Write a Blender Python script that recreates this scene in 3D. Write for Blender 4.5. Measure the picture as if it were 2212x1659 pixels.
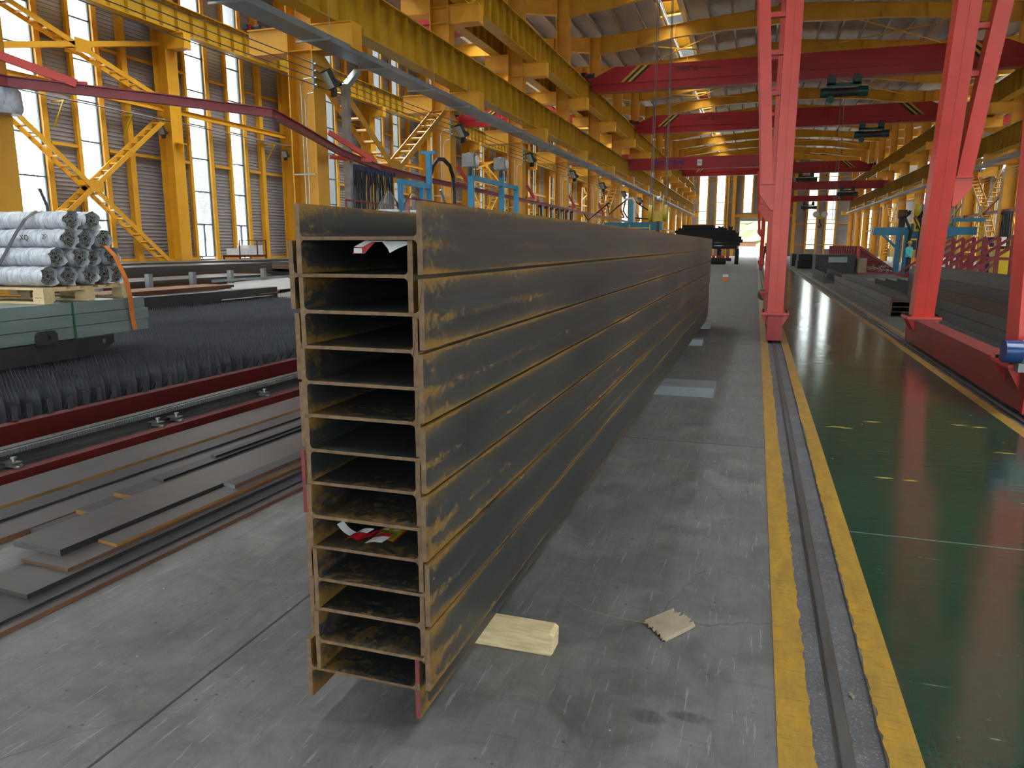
import bpy, math, random
from mathutils import Vector, Matrix
R = math.radians
random.seed(7)
S = bpy.context.scene
for o in list(bpy.data.objects): bpy.data.objects.remove(o)
COL = S.collection
# ------------------------------------------------------------------ camera, sky, exposure
cam = bpy.data.objects.new('camera', bpy.data.cameras.new('camera')); COL.objects.link(cam)
cam.location = (0, 0, 1.55)
cam.rotation_euler = (R(90 - 10.62), 0, R(17.97))
cam.data.sensor_width = 36; cam.data.lens = 36 * 1600 / 2212
cam.data.clip_start = .05; cam.data.clip_end = 900
S.camera = cam
S.view_settings.view_transform = 'Standard'; S.view_settings.look = 'None'
S.view_settings.gamma = 1; S.view_settings.use_curve_mapping = False
S.view_settings.exposure = 3.95
W = bpy.data.worlds.new('sky'); S.world = W; W.use_nodes = True
wn = W.node_tree.nodes; wl = W.node_tree.links; bg = wn['Background']
tc = wn.new('ShaderNodeTexCoord'); sp = wn.new('ShaderNodeSeparateXYZ'); wr = wn.new('ShaderNodeValToRGB')
wl.new(tc.outputs['Generated'], sp.inputs[0]); wl.new(sp.outputs['Z'], wr.inputs[0]); wl.new(wr.outputs[0], bg.inputs[0])
wr.color_ramp.elements[0].position = .0; wr.color_ramp.elements[0].color = (.78, .86, .88, 1)
wr.color_ramp.elements[1].position = .35; wr.color_ramp.elements[1].color = (.97, .99, 1, 1)
bg.inputs[1].default_value = 1.0

# ------------------------------------------------------------------ helpers
class MB:
    """collects shapes, then links them as ONE mesh object"""
    def __init__(s): s.v = []; s.f = []; s.m = []; s.mi = 0
    def add(s, vs, fs):
        b = len(s.v); s.v += [tuple(v) for v in vs]; s.f += [tuple(b + i for i in f) for f in fs]; s.m += [s.mi] * len(fs); return s
    def box(s, x0, x1, y0, y1, z0, z1):
        return s.add([(x0,y0,z0),(x1,y0,z0),(x1,y1,z0),(x0,y1,z0),(x0,y0,z1),(x1,y0,z1),(x1,y1,z1),(x0,y1,z1)],
              [(0,3,2,1),(4,5,6,7),(0,1,5,4),(1,2,6,5),(2,3,7,6),(3,0,4,7)])
    def cbox(s, cx, cy, cz, a, b, c): return s.box(cx-a/2, cx+a/2, cy-b/2, cy+b/2, cz-c/2, cz+c/2)
    def bar(s, p, q, w, h, up=(0, 0, 1)):
        p = Vector(p); q = Vector(q); d = (q - p).normalized(); u = Vector(up)
        if abs(d.dot(u)) > .99: u = Vector((1, 0, 0)) if abs(d.x) < .9 else Vector((0, 1, 0))
        a = d.cross(u).normalized(); b = a.cross(d).normalized(); a *= w / 2; b *= h / 2
        vs = [p-a-b, p+a-b, p+a+b, p-a+b, q-a-b, q+a-b, q+a+b, q-a+b]
        return s.add(vs, [(0,1,2,3),(7,6,5,4),(0,4,5,1),(1,5,6,2),(2,6,7,3),(3,7,4,0)])
    def ibar(s, p, q, w, h, t=.02, up=(0, 0, 1)):
        """I/H section: two flanges (width w) and a web, section height h along up"""
        p = Vector(p); q = Vector(q); u = Vector(up).normalized()
        s.bar(p + u*(h-t)/2, q + u*(h-t)/2, w, t, up); s.bar(p - u*(h-t)/2, q - u*(h-t)/2, w, t, up)
        return s.bar(p, q, t*.7, h - 2*t, up)
    def tube(s, pts, r, n=8, caps=True):
        pts = [Vector(p) for p in pts]; N = len(pts); vs = []; fs = []
        prev = None
        for i, p in enumerate(pts):
            d = (pts[min(i+1, N-1)] - pts[max(i-1, 0)]).normalized()
            if prev is None:
                a = d.cross(Vector((0, 0, 1)))
                if a.length < .05: a = d.cross(Vector((1, 0, 0)))
                a.normalize()
            else:
                a = (prev - d * prev.dot(d)).normalized()
            prev = a; b = d.cross(a); rr = r[i] if isinstance(r, (list, tuple)) else r
            for k in range(n):
                t = 2 * math.pi * k / n; vs.append(p + a * math.cos(t) * rr + b * math.sin(t) * rr)
        for i in range(N-1):
            for k in range(n): fs.append((i*n+k, i*n+(k+1) % n, (i+1)*n+(k+1) % n, (i+1)*n+k))
        if caps: fs.append(tuple(reversed(range(n)))); fs.append(tuple((N-1)*n+k for k in range(n)))
        return s.add(vs, fs)
    def prism(s, poly, f, h0, h1):
        """poly 2-D points, f(u,v,h)->xyz, extruded h0..h1 (poly counter-clockwise seen from +h)"""
        n = len(poly); vs = [f(u, v, h0) for u, v in poly] + [f(u, v, h1) for u, v in poly]
        fs = [tuple(reversed(range(n))), tuple(range(n, 2*n))] + [(i, (i+1) % n, n+(i+1) % n, n+i) for i in range(n)]
        return s.add(vs, fs)
    def build(s, name, mats, parent=None, smooth=False, bevel=0):
        me = bpy.data.meshes.new(name); me.from_pydata(s.v, [], s.f)
        if not isinstance(mats, (list, tuple)): mats = [mats]
        for m in mats: me.materials.append(m)
        if len(mats) > 1: me.polygons.foreach_set('material_index', s.m)
        if smooth:
            me.polygons.foreach_set('use_smooth', [True]*len(s.f))
            try: me.set_sharp_from_angle(angle=R(40))
            except Exception: pass
        me.update()
        o = bpy.data.objects.new(name, me); COL.objects.link(o); o.parent = parent
        if bevel:
            b = o.modifiers.new('bevel', 'BEVEL'); b.width = bevel; b.segments = 2; b.limit_method = 'ANGLE'
        return o
YZ = lambda u, v, h: (h, u, v)          # profile in YZ, extruded along X
XZ = lambda u, v, h: (u, h, v)          # profile in XZ, extruded along Y
XY = lambda u, v, h: (u, v, h)
def tag(o, label, cat, group=None, kind=None):
    o['label'] = label; o['category'] = cat
    if group: o['group'] = group
    if kind: o['kind'] = kind
    return o
def struct(o): o['kind'] = 'structure'; return o
def empty(name, loc=(0, 0, 0), rz=0):
    o = bpy.data.objects.new(name, None); COL.objects.link(o); o.location = loc; o.rotation_euler = (0, 0, rz); o.empty_display_size = .2
    return o
KIDS = {}
def copy_tree(o, parent=None):
    c = o.copy(); COL.objects.link(c); c.parent = parent
    for ch in [x for x in bpy.data.objects if x.parent == o]: copy_tree(ch, c)
    return c
ORD = ['nearest','second nearest','third nearest','fourth nearest','fifth nearest','sixth nearest','seventh nearest','eighth nearest','ninth nearest','tenth nearest',
       'eleventh nearest','twelfth nearest','thirteenth nearest','fourteenth nearest','fifteenth nearest','sixteenth nearest','seventeenth nearest','eighteenth nearest']

# ------------------------------------------------------------------ materials
def newmat(name):
    m = bpy.data.materials.new(name); m.use_nodes = True; nt = m.node_tree; b = nt.nodes['Principled BSDF']
    return m, nt, b
class NT:
    def __init__(s, nt): s.nt = nt
    def n(s, t, **k):
        x = s.nt.nodes.new(t)
        for a, v in k.items(): setattr(x, a, v)
        return x
    def l(s, a, b): s.nt.links.new(a, b)
    def coord(s, kind='Object', scale=(1, 1, 1), rot=(0, 0, 0)):
        t = s.n('ShaderNodeTexCoord'); m = s.n('ShaderNodeMapping'); s.l(t.outputs[kind], m.inputs[0]); m.inputs['Scale'].default_value = scale; m.inputs['Rotation'].default_value = rot
        return m.outputs[0]
    def noise(s, vec, scale, detail=5, rough=.6, dist=0):
        x = s.n('ShaderNodeTexNoise'); s.l(vec, x.inputs['Vector']); x.inputs['Scale'].default_value = scale
        x.inputs['Detail'].default_value = detail; x.inputs['Roughness'].default_value = rough; x.inputs['Distortion'].default_value = dist
        return x.outputs['Fac']
    def ramp(s, fac, a, b, c0=(0,0,0,1), c1=(1,1,1,1)):
        r = s.n('ShaderNodeValToRGB'); s.l(fac, r.inputs[0]); e = r.color_ramp.elements
        e[0].position = a; e[1].position = b; e[0].color = c0; e[1].color = c1
        return r.outputs[0]
    def mix(s, fac, a, b, mode='MIX'):
        x = s.n('ShaderNodeMix', data_type='RGBA', blend_type=mode)
        for sock, v in ((x.inputs[0], fac), (x.inputs[6], a), (x.inputs[7], b)):
            if hasattr(v, 'node'): s.l(v, sock)
            elif isinstance(v, (int, float)): sock.default_value = v
            else: sock.default_value = (*v[:3], 1)
        return x.outputs[2]
    def math(s, op, a, b=0, c=None):
        x = s.n('ShaderNodeMath', operation=op)
        for i, v in enumerate((a, b, c)):
            if v is None: continue
            if hasattr(v, 'node'): s.l(v, x.inputs[i])
            else: x.inputs[i].default_value = v
        return x.outputs[0]
    def bump(s, b, h, strength=.3, dist=.01):
        x = s.n('ShaderNodeBump'); x.inputs['Strength'].default_value = strength; x.inputs['Distance'].default_value = dist
        s.l(h, x.inputs['Height']); s.l(x.outputs[0], b.inputs['Normal'])
def pm(name, c1, c2=None, scale=6, rough=.5, metal=0, bump=0, st=(1, 1, 1), lo=.35, hi=.7, kind='Object', bscale=None, spec=None, bdist=.01):
    m, nt, b = newmat(name); N = NT(nt); c2 = c2 or tuple(x*.8 for x in c1)
    v = N.coord(kind, st); f = N.noise(v, scale)
    N.l(N.mix(N.ramp(f, lo, hi), c1, c2), b.inputs['Base Color'])
    b.inputs['Roughness'].default_value = rough; b.inputs['Metallic'].default_value = metal
    if spec is not None: b.inputs['Specular IOR Level'].default_value = spec
    if bump: N.bump(b, N.noise(v, bscale or scale*6), bump, bdist)
    return m
M = {}
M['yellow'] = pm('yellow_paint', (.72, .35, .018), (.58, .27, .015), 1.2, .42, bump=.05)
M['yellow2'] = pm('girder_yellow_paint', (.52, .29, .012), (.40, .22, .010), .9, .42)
M['red'] = pm('red_paint', (.62, .050, .030), (.50, .036, .026), 1.5, .38, lo=.3, hi=.75)
M['reddust'] = pm('dusty_red_paint', (.30, .045, .04), (.20, .05, .05), 2.5, .55, bump=.1)
M['crane_red'] = pm('crane_red_paint', (.36, .010, .014), (.28, .009, .012), .8, .4)
M['darkred'] = pm('table_red_paint', (.10, .006, .005), (.07, .005, .005), 3, .5)
M['pipered'] = pm('festoon_rail_paint', (.28, .03, .045), (.2, .02, .03), 2, .4)
M['black'] = pm('black_rubber', (.012, .012, .014), None, 8, .55)
M['dark'] = pm('dark_steel', (.045, .042, .045), (.03, .028, .03), 3, .5, .3, bump=.1)
M['cable'] = pm('black_cable', (.010, .011, .016), None, 5, .45)
M['bluecable'] = pm('blue_cable_tie', (.03, .035, .10), None, 5, .5)
M['galv'] = pm('galvanised_steel', (.42, .45, .46), (.30, .33, .34), 4, .35, .7)
M['galvdull'] = pm('cable_tray_steel', (.26, .29, .30), (.20, .23, .24), 2, .45, .4)
M['wire'] = pm('conductor_grey', (.22, .22, .22), None, 2, .4, .5)
M['blue'] = pm('blue_machine_paint', (.05, .28, .46), (.04, .22, .38), 2, .4)
M['teal'] = pm('teal_machine_paint', (.02, .17, .25), (.015, .13, .2), 2, .4)
M['hoistgreen'] = pm('hoist_green_paint', (.01, .07, .065), (.01, .05, .05), 3, .4)
M['motorblue'] = pm('motor_blue_paint', (.012, .06, .20), (.01, .045, .15), 5, .22)
M['hookyellow'] = pm('hook_yellow_paint', (.62, .45, .01), (.5, .34, .01), 5, .4)
M['white'] = pm('white_paint', (.75, .76, .76), None, 4, .5)
M['paper'] = pm('paper_white', (.8, .8, .8), (.7, .7, .72), 10, .6)
M['labelred'] = pm('label_red', (.55, .012, .02), (.45, .01, .02), 12, .4)
M['labelyellow'] = pm('label_yellow', (.62, .55, .02), (.5, .45, .03), 20, .4)
M['wood'] = pm('pale_pine_wood', (.66, .50, .28), (.50, .36, .17), 5, .7, bump=.3, st=(1.2, 12, 12), bscale=9)
M['timber'] = pm('dunnage_wood', (.74, .60, .34), (.50, .38, .19), 5, .75, bump=.4, st=(1.5, 10, 10), bscale=10)
M['alu'] = pm('cast_aluminium', (.30, .31, .29), (.16, .17, .16), 22, .38, .65, bump=.15)
M['orange'] = pm('orange_webbing', (.75, .22, .04), (.62, .16, .03), 14, .6, st=(1, 6, 1), bump=.2)
M['strapblack'] = pm('black_webbing', (.015, .015, .02), None, 20, .5)
M['greenstrap'] = pm('green_strapping', (.01, .10, .04), None, 8, .35)
M['cardboard'] = pm('cardboard', (.36, .29, .20), (.27, .21, .14), 12, .85, bump=.2)
M['drum'] = pm('cardboard_drum', (.42, .27, .14), (.34, .22, .11), 4, .7)
M['concrete_far'] = pm('plain_concrete', (.3, .3, .29), (.25, .25, .24), 1.5, .8)
M['panel'] = pm('cladding_grey', (.30, .27, .27), (.25, .23, .23), .7, .5, .1)
M['panelfar'] = pm('cladding_far', (.34, .31, .31), (.29, .27, .27), .5, .55, .1)
M['skin'] = pm('skin', (.5, .28, .2), None, 5, .6)
M['workblue'] = pm('teal_workwear', (.12, .62, .62), (.1, .5, .52), 6, .8)
M['darkcloth'] = pm('dark_workwear', (.03, .035, .05), None, 6, .9)
M['lampglass'] = pm('lamp_glass', (.45, .50, .48), (.4, .45, .43), 3, .12)
M['ropes'] = pm('steel_rope', (.16, .15, .15), (.1, .1, .1), 30, .5, .5, st=(1, 1, 4))
M['stripeyellow'] = pm('stripe_yellow', (.55, .36, .03), None, 4, .5)
M['letterblack'] = pm('letter_black', (.012, .008, .01), None, 4, .5)
M['letterblue'] = pm('letter_blue', (.03, .03, .22), None, 4, .5)
M['tread'] = pm('stair_yellow', (.55, .31, .03), None, 4, .5)
def emis(name, c, s):
    m, nt, b = newmat(name); b.inputs['Emission Color'].default_value = (*c, 1); b.inputs['Emission Strength'].default_value = s; b.inputs['Base Color'].default_value = (.8, .8, .8, 1); return m
M['lampon'] = emis('lamp_lit', (.9, 1, .95), 3.0)
M['redled'] = emis('red_led', (1, .05, .03), 2.5)

def m_concrete():
    m, nt, b = newmat('concrete_floor'); N = NT(nt); v = N.coord('Object')
    big = N.noise(v, .45, 6, .65, .4); mid = N.noise(v, 3.2, 7, .7, .6); fine = N.noise(v, 38, 3, .7)
    c = N.mix(N.ramp(mid, .34, .66), (.084, .082, .074), (.196, .192, .176))
    c = N.mix(N.ramp(big, .35, .75), c, N.mix(.55, c, (.095, .095, .094)))
    # scuffs drawn out along the hall
    vs = N.coord('Object', (5, .55, 1), (0, 0, .25)); sc = N.noise(vs, 3.2, 6, .75, .3)
    c = N.mix(N.math('MULTIPLY', N.ramp(sc, .50, .66), .42), c, (.07, .07, .07))
    vs2 = N.coord('Object', (26, 1.6, 1), (0, 0, -.3)); s2 = N.noise(vs2, 1.8, 4, .8)
    c = N.mix(N.math('MULTIPLY', N.ramp(s2, .60, .64), .40), c, (.36, .36, .34))
    vs3 = N.coord('Object', (1.0, 9, 1), (0, 0, .5)); s3 = N.noise(vs3, 2.6, 5, .75)
    c = N.mix(N.math('MULTIPLY', N.ramp(s3, .56, .66), .30), c, (.07, .07, .07))
    # specks
    vo = N.n('ShaderNodeTexVoronoi'); N.l(v, vo.inputs['Vector']); vo.inputs['Scale'].default_value = 11
    c = N.mix(N.math('MULTIPLY', N.ramp(vo.outputs['Distance'], .05, .08, (1,1,1,1), (0,0,0,1)), .85), c, (.04, .04, .04))
    vo2 = N.n('ShaderNodeTexVoronoi'); N.l(v, vo2.inputs['Vector']); vo2.inputs['Scale'].default_value = 4.3
    c = N.mix(N.math('MULTIPLY', N.ramp(vo2.outputs['Distance'], .012, .022, (1,1,1,1), (0,0,0,1)), .6), c, (.6, .6, .58))
    # cracks
    vc = N.n('ShaderNodeTexVoronoi', feature='DISTANCE_TO_EDGE'); vd = N.n('ShaderNodeVectorMath', operation='ADD')
    nz = N.n('ShaderNodeTexNoise'); N.l(v, nz.inputs['Vector']); nz.inputs['Scale'].default_value = 2.2; nz.inputs['Detail'].default_value = 7
    sc2 = N.n('ShaderNodeVectorMath', operation='SCALE'); N.l(nz.outputs['Color'], sc2.inputs[0]); sc2.inputs['Scale'].default_value = .5
    N.l(v, vd.inputs[0]); N.l(sc2.outputs[0], vd.inputs[1]); N.l(vd.outputs[0], vc.inputs['Vector']); vc.inputs['Scale'].default_value = .55
    cr = N.math('MULTIPLY', N.ramp(vc.outputs['Distance'], .0015, .004, (1,1,1,1), (0,0,0,1)), N.ramp(big, .48, .62))
    c = N.mix(N.math('MULTIPLY', cr, .95), c, (.045, .045, .045))
    # dark round tyre stain in the aisle
    for (px, py, rx, ry) in ((-.25, 2.26, .11, .075), (-.13, 2.30, .15, .06)):
        mp = N.n('ShaderNodeMapping'); t = N.n('ShaderNodeTexCoord'); N.l(t.outputs['Object'], mp.inputs[0])
        mp.inputs['Location'].default_value = (-px/rx, -py/ry, 0); mp.inputs['Scale'].default_value = (1/rx, 1/ry, 0)
        ln = N.n('ShaderNodeVectorMath', operation='LENGTH'); N.l(mp.outputs[0], ln.inputs[0])
        d = N.math('ADD', ln.outputs['Value'], N.math('MULTIPLY', mid, .8))
        c = N.mix(N.math('MULTIPLY', N.ramp(d, .75, 1.5, (1,1,1,1), (0,0,0,1)), N.ramp(N.noise(N.coord('Object', (14, 3, 1)), 2.5, 4, .7), .35, .6, (.25,.25,.25,1), (.85,.85,.85,1))), c, (.045, .045, .05))
    N.l(c, b.inputs['Base Color'])
    r = N.mix(N.ramp(mid, .3, .7), (.50, .50, .50), (.72, .72, .72)); N.l(r, b.inputs['Roughness'])
    b.inputs['Specular IOR Level'].default_value = .42
    h = N.math('ADD', fine, N.math('MULTIPLY', cr, -6)); N.bump(b, h, .22, .004)
    return m
M['concrete'] = m_concrete()

def m_green():
    m, nt, b = newmat('green_epoxy'); N = NT(nt); v = N.coord('Object')
    n1 = N.noise(v, 1.1, 5, .6); c = N.mix(N.ramp(n1, .3, .75), (.010, .048, .028), (.020, .060, .038))
    vs = N.coord('Object', (30, 1.3, 1), (0, 0, .55)); s = N.noise(vs, 2.2, 4, .8)
    c = N.mix(N.math('MULTIPLY', N.ramp(s, .54, .68), .40), c, (.048, .056, .052))
    vs = N.coord('Object', (3, 24, 1), (0, 0, .3)); s = N.noise(vs, 1.4, 4, .8)
    c = N.mix(N.math('MULTIPLY', N.ramp(s, .65, .69), .45), c, (.40, .42, .38))
    vo = N.n('ShaderNodeTexVoronoi'); N.l(v, vo.inputs['Vector']); vo.inputs['Scale'].default_value = 3.4
    c = N.mix(N.math('MULTIPLY', N.ramp(vo.outputs['Distance'], .02, .035, (1,1,1,1), (0,0,0,1)), .8), c, (.6, .62, .55))
    N.l(c, b.inputs['Base Color'])
    N.l(N.mix(N.ramp(n1, .3, .75), (.09, .09, .09), (.20, .20, .20)), b.inputs['Roughness'])
    vb = N.coord('Object', (1.4, 9, 1)); hb = N.noise(vb, 1.0, 4, .55)
    N.bump(b, hb, .22, .012); b.inputs['Specular IOR Level'].default_value = .62
    return m
M['green'] = m_green()
def m_line():
    m, nt, b = newmat('worn_yellow_line'); N = NT(nt); v = N.coord('Object')
    n1 = N.noise(N.coord('Object', (5, 1.2, 1)), 3, 6, .7); c = N.mix(N.ramp(n1, .32, .7), (.46, .255, .022), (.27, .155, .03))
    n2 = N.noise(N.coord('Object', (3, 20, 1)), 3, 5, .8); c = N.mix(N.math('MULTIPLY', N.ramp(n2, .52, .64), .55), c, (.10, .075, .04))
    # paler, worn further down the aisle
    t = N.n('ShaderNodeTexCoord'); sx = N.n('ShaderNodeSeparateXYZ'); N.l(t.outputs['Object'], sx.inputs[0])
    c = N.mix(N.math('MULTIPLY', N.ramp(N.math('DIVIDE', sx.outputs['Y'], 60), .08, .45), .75), c, (.22, .17, .11))
    N.l(c, b.inputs['Base Color']); b.inputs['Roughness'].default_value = .5; N.bump(b, n1, .1, .003)
    return m
M['line'] = m_line()
def m_gravel():
    m, nt, b = newmat('rail_trench_grit'); N = NT(nt); v = N.coord('Object')
    f = N.noise(v, 120, 4, .8); g = N.noise(v, 4, 5, .6)
    c = N.mix(N.ramp(g, .3, .7), (.075, .072, .075), (.14, .135, .14)); c = N.mix(N.math('MULTIPLY', N.ramp(f, .58, .66), .8), c, (.42, .41, .40)); c = N.mix(N.math('MULTIPLY', N.ramp(f, .3, .42, (1,1,1,1), (0,0,0,1)), .6), c, (.02, .02, .02))
    N.l(c, b.inputs['Base Color']); b.inputs['Roughness'].default_value = .8; N.bump(b, f, .6, .004)
    return m
M['grit'] = m_gravel()
M['railsteel'] = pm('worn_rail_steel', (.11, .108, .10), (.07, .068, .064), 8, .45, .3, bump=.1, st=(1, .2, 1))
M['railbright'] = pm('rail_head_steel', (.34, .33, .32), (.25, .24, .23), 8, .3, .85, st=(1, .2, 1))

def m_beam(name, base1, base2, rust=1.0, seed=0, half=.0995):
    m, nt, b = newmat(name); N = NT(nt); v = N.coord('Object')
    t = N.n('ShaderNodeTexCoord'); sx = N.n('ShaderNodeSeparateXYZ'); N.l(t.outputs['Object'], sx.inputs[0])
    oi = N.n('ShaderNodeObjectInfo'); rnd = N.n('ShaderNodeVectorMath', operation='SCALE'); rnd.inputs[0].default_value = (13.7, 29.1, 7.3); N.l(oi.outputs['Random'], rnd.inputs['Scale'])
    def off(sc):
        ad = N.n('ShaderNodeVectorMath', operation='ADD'); N.l(v, ad.inputs[0]); N.l(rnd.outputs[0], ad.inputs[1])
        mp = N.n('ShaderNodeMapping'); N.l(ad.outputs[0], mp.inputs[0]); mp.inputs['Scale'].default_value = sc; return mp.outputs[0]
    n1 = N.noise(off((1, .5, 1.4)), 2.2, 6, .65, .4); c = N.mix(N.ramp(n1, .3, .72), base1, base2)
    lng = N.noise(off((1, .25, 9)), 3, 4, .6); c = N.mix(N.math('MULTIPLY', N.ramp(lng, .45, .7), .45), c, tuple(x*1.45 for x in base2))
    ns = N.noise(off((1, 7, .6)), 3, 3, .7); c = N.mix(N.math('MULTIPLY', N.ramp(ns, .63, .72), .55), c, (.022, .018, .018))
    # rust: at the cut end, along flange edges, in a speckled band
    az = N.math('ABSOLUTE', sx.outputs['Z']); edge = N.math('DIVIDE', az, half)
    end = N.math('SUBTRACT', 1, N.math('DIVIDE', sx.outputs['Y'], .30)); end = N.math('MAXIMUM', end, 0)
    nr = N.noise(off((1, .8, 1)), 42, 8, .80, .25); nr2 = N.noise(off((1, .35, 1)), 2.2, 4, .6)
    e2 = N.math('POWER', edge, 5)
    s = N.math('ADD', N.math('MULTIPLY', e2, .27), N.math('MULTIPLY', end, .17)); s = N.math('ADD', s, N.math('MULTIPLY', N.math('SUBTRACT', nr2, .5), .5))
    s = N.math('ADD', s, nr)
    # band a little under mid height
    bd = N.math('ABSOLUTE', N.math('ADD', N.math('DIVIDE', sx.outputs['Z'], half), .18)); bd = N.math('MAXIMUM', N.math('SUBTRACT', 1, N.math('MULTIPLY', bd, 3.2)), 0)
    outer = N.math('GREATER_THAN', N.math('ABSOLUTE', sx.outputs['X']), .195); bd = N.math('MULTIPLY', bd, outer)
    s = N.math('ADD', s, N.math('MULTIPLY', bd, .14))
    mask = N.math('MULTIPLY', N.ramp(s, .662, .765), .85 * rust)
    ol = N.math('MULTIPLY', N.ramp(N.math('ADD', N.math('MULTIPLY', edge, .5), N.math('MULTIPLY', nr2, .8)), .62, 1.0), .38*rust)
    c = N.mix(ol, c, (.11, .085, .035))
    ora = N.mix(N.noise(off((1, 1, 1)), 40, 3), (.36, .20, .022), (.13, .058, .018))
    c = N.mix(mask, c, ora)
    # saw-tooth drips of rust at the lower flange edge
    wv = N.noise(off((1, 22, .4)), 1.6, 2, .6); zz = N.math('DIVIDE', sx.outputs['Z'], -half)
    dr = N.math('MULTIPLY', N.ramp(N.math('ADD', zz, N.math('MULTIPLY', wv, .30)), 1.06, 1.09), N.ramp(nr2, .44, .52))
    c = N.mix(N.math('MULTIPLY', dr, .8*rust), c, (.34, .20, .035))
    N.l(c, b.inputs['Base Color']); b.inputs['Metallic'].default_value = .25
    N.l(N.mix(mask, (.42, .42, .42), (.85, .85, .85)), b.inputs['Roughness']); N.bump(b, N.math('ADD', nr, N.math('MULTIPLY', mask, .4)), .12, .004)
    return m
M['beam'] = m_beam('mill_scale_steel', (.020, .025, .028), (.044, .049, .049))
M['beamdark'] = m_beam('dark_mill_scale_steel', (.035, .037, .042), (.055, .056, .060), .4)
M['beamrust'] = m_beam('brown_mill_scale_steel', (.085, .062, .042), (.060, .047, .036), .8)
M['beampale'] = m_beam('pale_mill_scale_steel', (.115, .12, .125), (.080, .084, .090), .5)
M['beamend'] = pm('flame_cut_rusty_steel', (.21, .125, .06), (.10, .058, .034), 22, .75, .1, bump=.6, bscale=120, bdist=.003)
M['beamendred'] = pm('red_marked_cut_end', (.22, .03, .035), (.15, .04, .035), 25, .7, .1, bump=.4)
M['plate'] = pm('brown_steel_plate', (.085, .074, .070), (.056, .048, .047), 2.2, .45, .3, bump=.08, st=(1, .4, 1))
M['plateedge'] = pm('rusty_plate_edge', (.17, .075, .03), (.09, .045, .03), 5, .8, .1, st=(1, .5, 1), bump=.3)
M['plateorange'] = pm('orange_rust_edge', (.30, .15, .03), (.18, .085, .02), 6, .85, st=(1, .6, 1), bump=.3)
M['platecut'] = pm('cut_plate_end', (.15, .15, .16), (.09, .085, .09), 18, .5, .5, st=(1, 1, 8))
M['slat'] = pm('slat_steel', (.100, .103, .118), (.06, .062, .074), 6, .45, .3, bump=.1)
M['tubegalv'] = pm('galvanised_green_grey_tube', (.27, .33, .32), (.19, .245, .24), 3, .35, .4, st=(1, .3, 3), bump=.05)
M['rollwrap'] = None
def m_wrap():
    m, nt, b = newmat('crinkled_plastic_wrap'); N = NT(nt); v = N.coord('Object', (1, 1, 1))
    n1 = N.noise(N.coord('Object', (5, 1, 1)), 6, 5, .7, .6); n2 = N.noise(v, 14, 6, .7, 1.2)
    c = N.mix(N.ramp(n1, .3, .7), (.26, .27, .31), (.68, .69, .74)); N.l(c, b.inputs['Base Color'])
    b.inputs['Roughness'].default_value = .24; N.bump(b, N.math('ADD', n1, N.math('MULTIPLY', n2, .6)), .9, .02)
    b.inputs['Coat Weight'].default_value = .4; b.inputs['Coat Roughness'].default_value = .1
    return m
M['rollwrap'] = m_wrap()
def m_foil():
    m, nt, b = newmat('silver_roof_foil'); N = NT(nt); v = N.coord('Object')
    n1 = N.noise(v, .6, 4, .6); n2 = N.noise(N.coord('Object', (7, 2.5, 1)), 3.2, 4, .6, .8)
    N.l(N.mix(N.ramp(n1, .3, .7), (.62, .60, .57), (.42, .40, .38)), b.inputs['Base Color'])
    b.inputs['Metallic'].default_value = .92; b.inputs['Roughness'].default_value = .24; N.bump(b, n2, 1.0, .09)
    return m
M['foil'] = m_foil()
M['purlin'] = pm('galvanised_purlin', (.50, .52, .53), (.4, .42, .43), 2, .3, .8)
def m_glass(name, haze=.16, tint=(.93, .96, .96)):
    m = bpy.data.materials.new(name); m.use_nodes = True; nt = m.node_tree; nt.nodes.clear(); N = NT(nt)
    out = N.n('ShaderNodeOutputMaterial'); tr = N.n('ShaderNodeBsdfTransparent'); gl = N.n('ShaderNodeBsdfGlossy'); tl = N.n('ShaderNodeBsdfTranslucent')
    tr.inputs[0].default_value = (*tint, 1); gl.inputs['Roughness'].default_value = .05; tl.inputs[0].default_value = (.95, .98, 1, 1)
    a = N.n('ShaderNodeMixShader'); c = N.n('ShaderNodeMixShader'); fr = N.n('ShaderNodeFresnel'); fr.inputs[0].default_value = 1.25
    h = N.math('MULTIPLY', N.ramp(N.noise(N.coord('Object'), 2.5, 6, .7), .3, .7, (.8, .8, .8, 1)), haze)
    N.l(h, a.inputs[0]); N.l(tr.outputs[0], a.inputs[1]); N.l(tl.outputs[0], a.inputs[2])
    N.l(fr.outputs[0], c.inputs[0]); N.l(a.outputs[0], c.inputs[1]); N.l(gl.outputs[0], c.inputs[2]); N.l(c.outputs[0], out.inputs[0])
    return m
M['glass'] = m_glass('window_glass', .10)
M['rooflight'] = m_glass('translucent_roof_sheet', .8)
M['film'] = m_glass('clear_plastic_film', .10, (.90, .91, .92))
def m_foliage(name, c1, c2):
    m, nt, b = newmat(name); N = NT(nt); f = N.noise(N.coord('Object'), 1.5, 5, .7)
    N.l(N.mix(N.ramp(f, .3, .7), c1, c2), b.inputs['Base Color']); b.inputs['Roughness'].default_value = .7
    b.inputs['Subsurface Weight'].default_value = 0
    return m
M['leaf'] = m_foliage('tree_leaf', (.030, .050, .045), (.060, .085, .075))
M['hedge'] = m_foliage('hillside_green', (.022, .045, .010), (.085, .10, .022))
M['ground_out'] = pm('outside_ground', (.36, .36, .34), (.30, .30, .28), .4, .9)
M['frame'] = pm('window_frame_dark', (.05, .09, .10), None, 3, .5)

# ------------------------------------------------------------------ the hall
Y0, Y1 = -22.0, 114.0
XL, XR = -21.4, 25.0
def strip(x0, x1, y0, y1, z, name, mat, t=.004, zb=None):
    return struct(MB().box(x0, x1, y0, y1, z - (t if zb is None else z - zb), z).build(name, mat))
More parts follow.
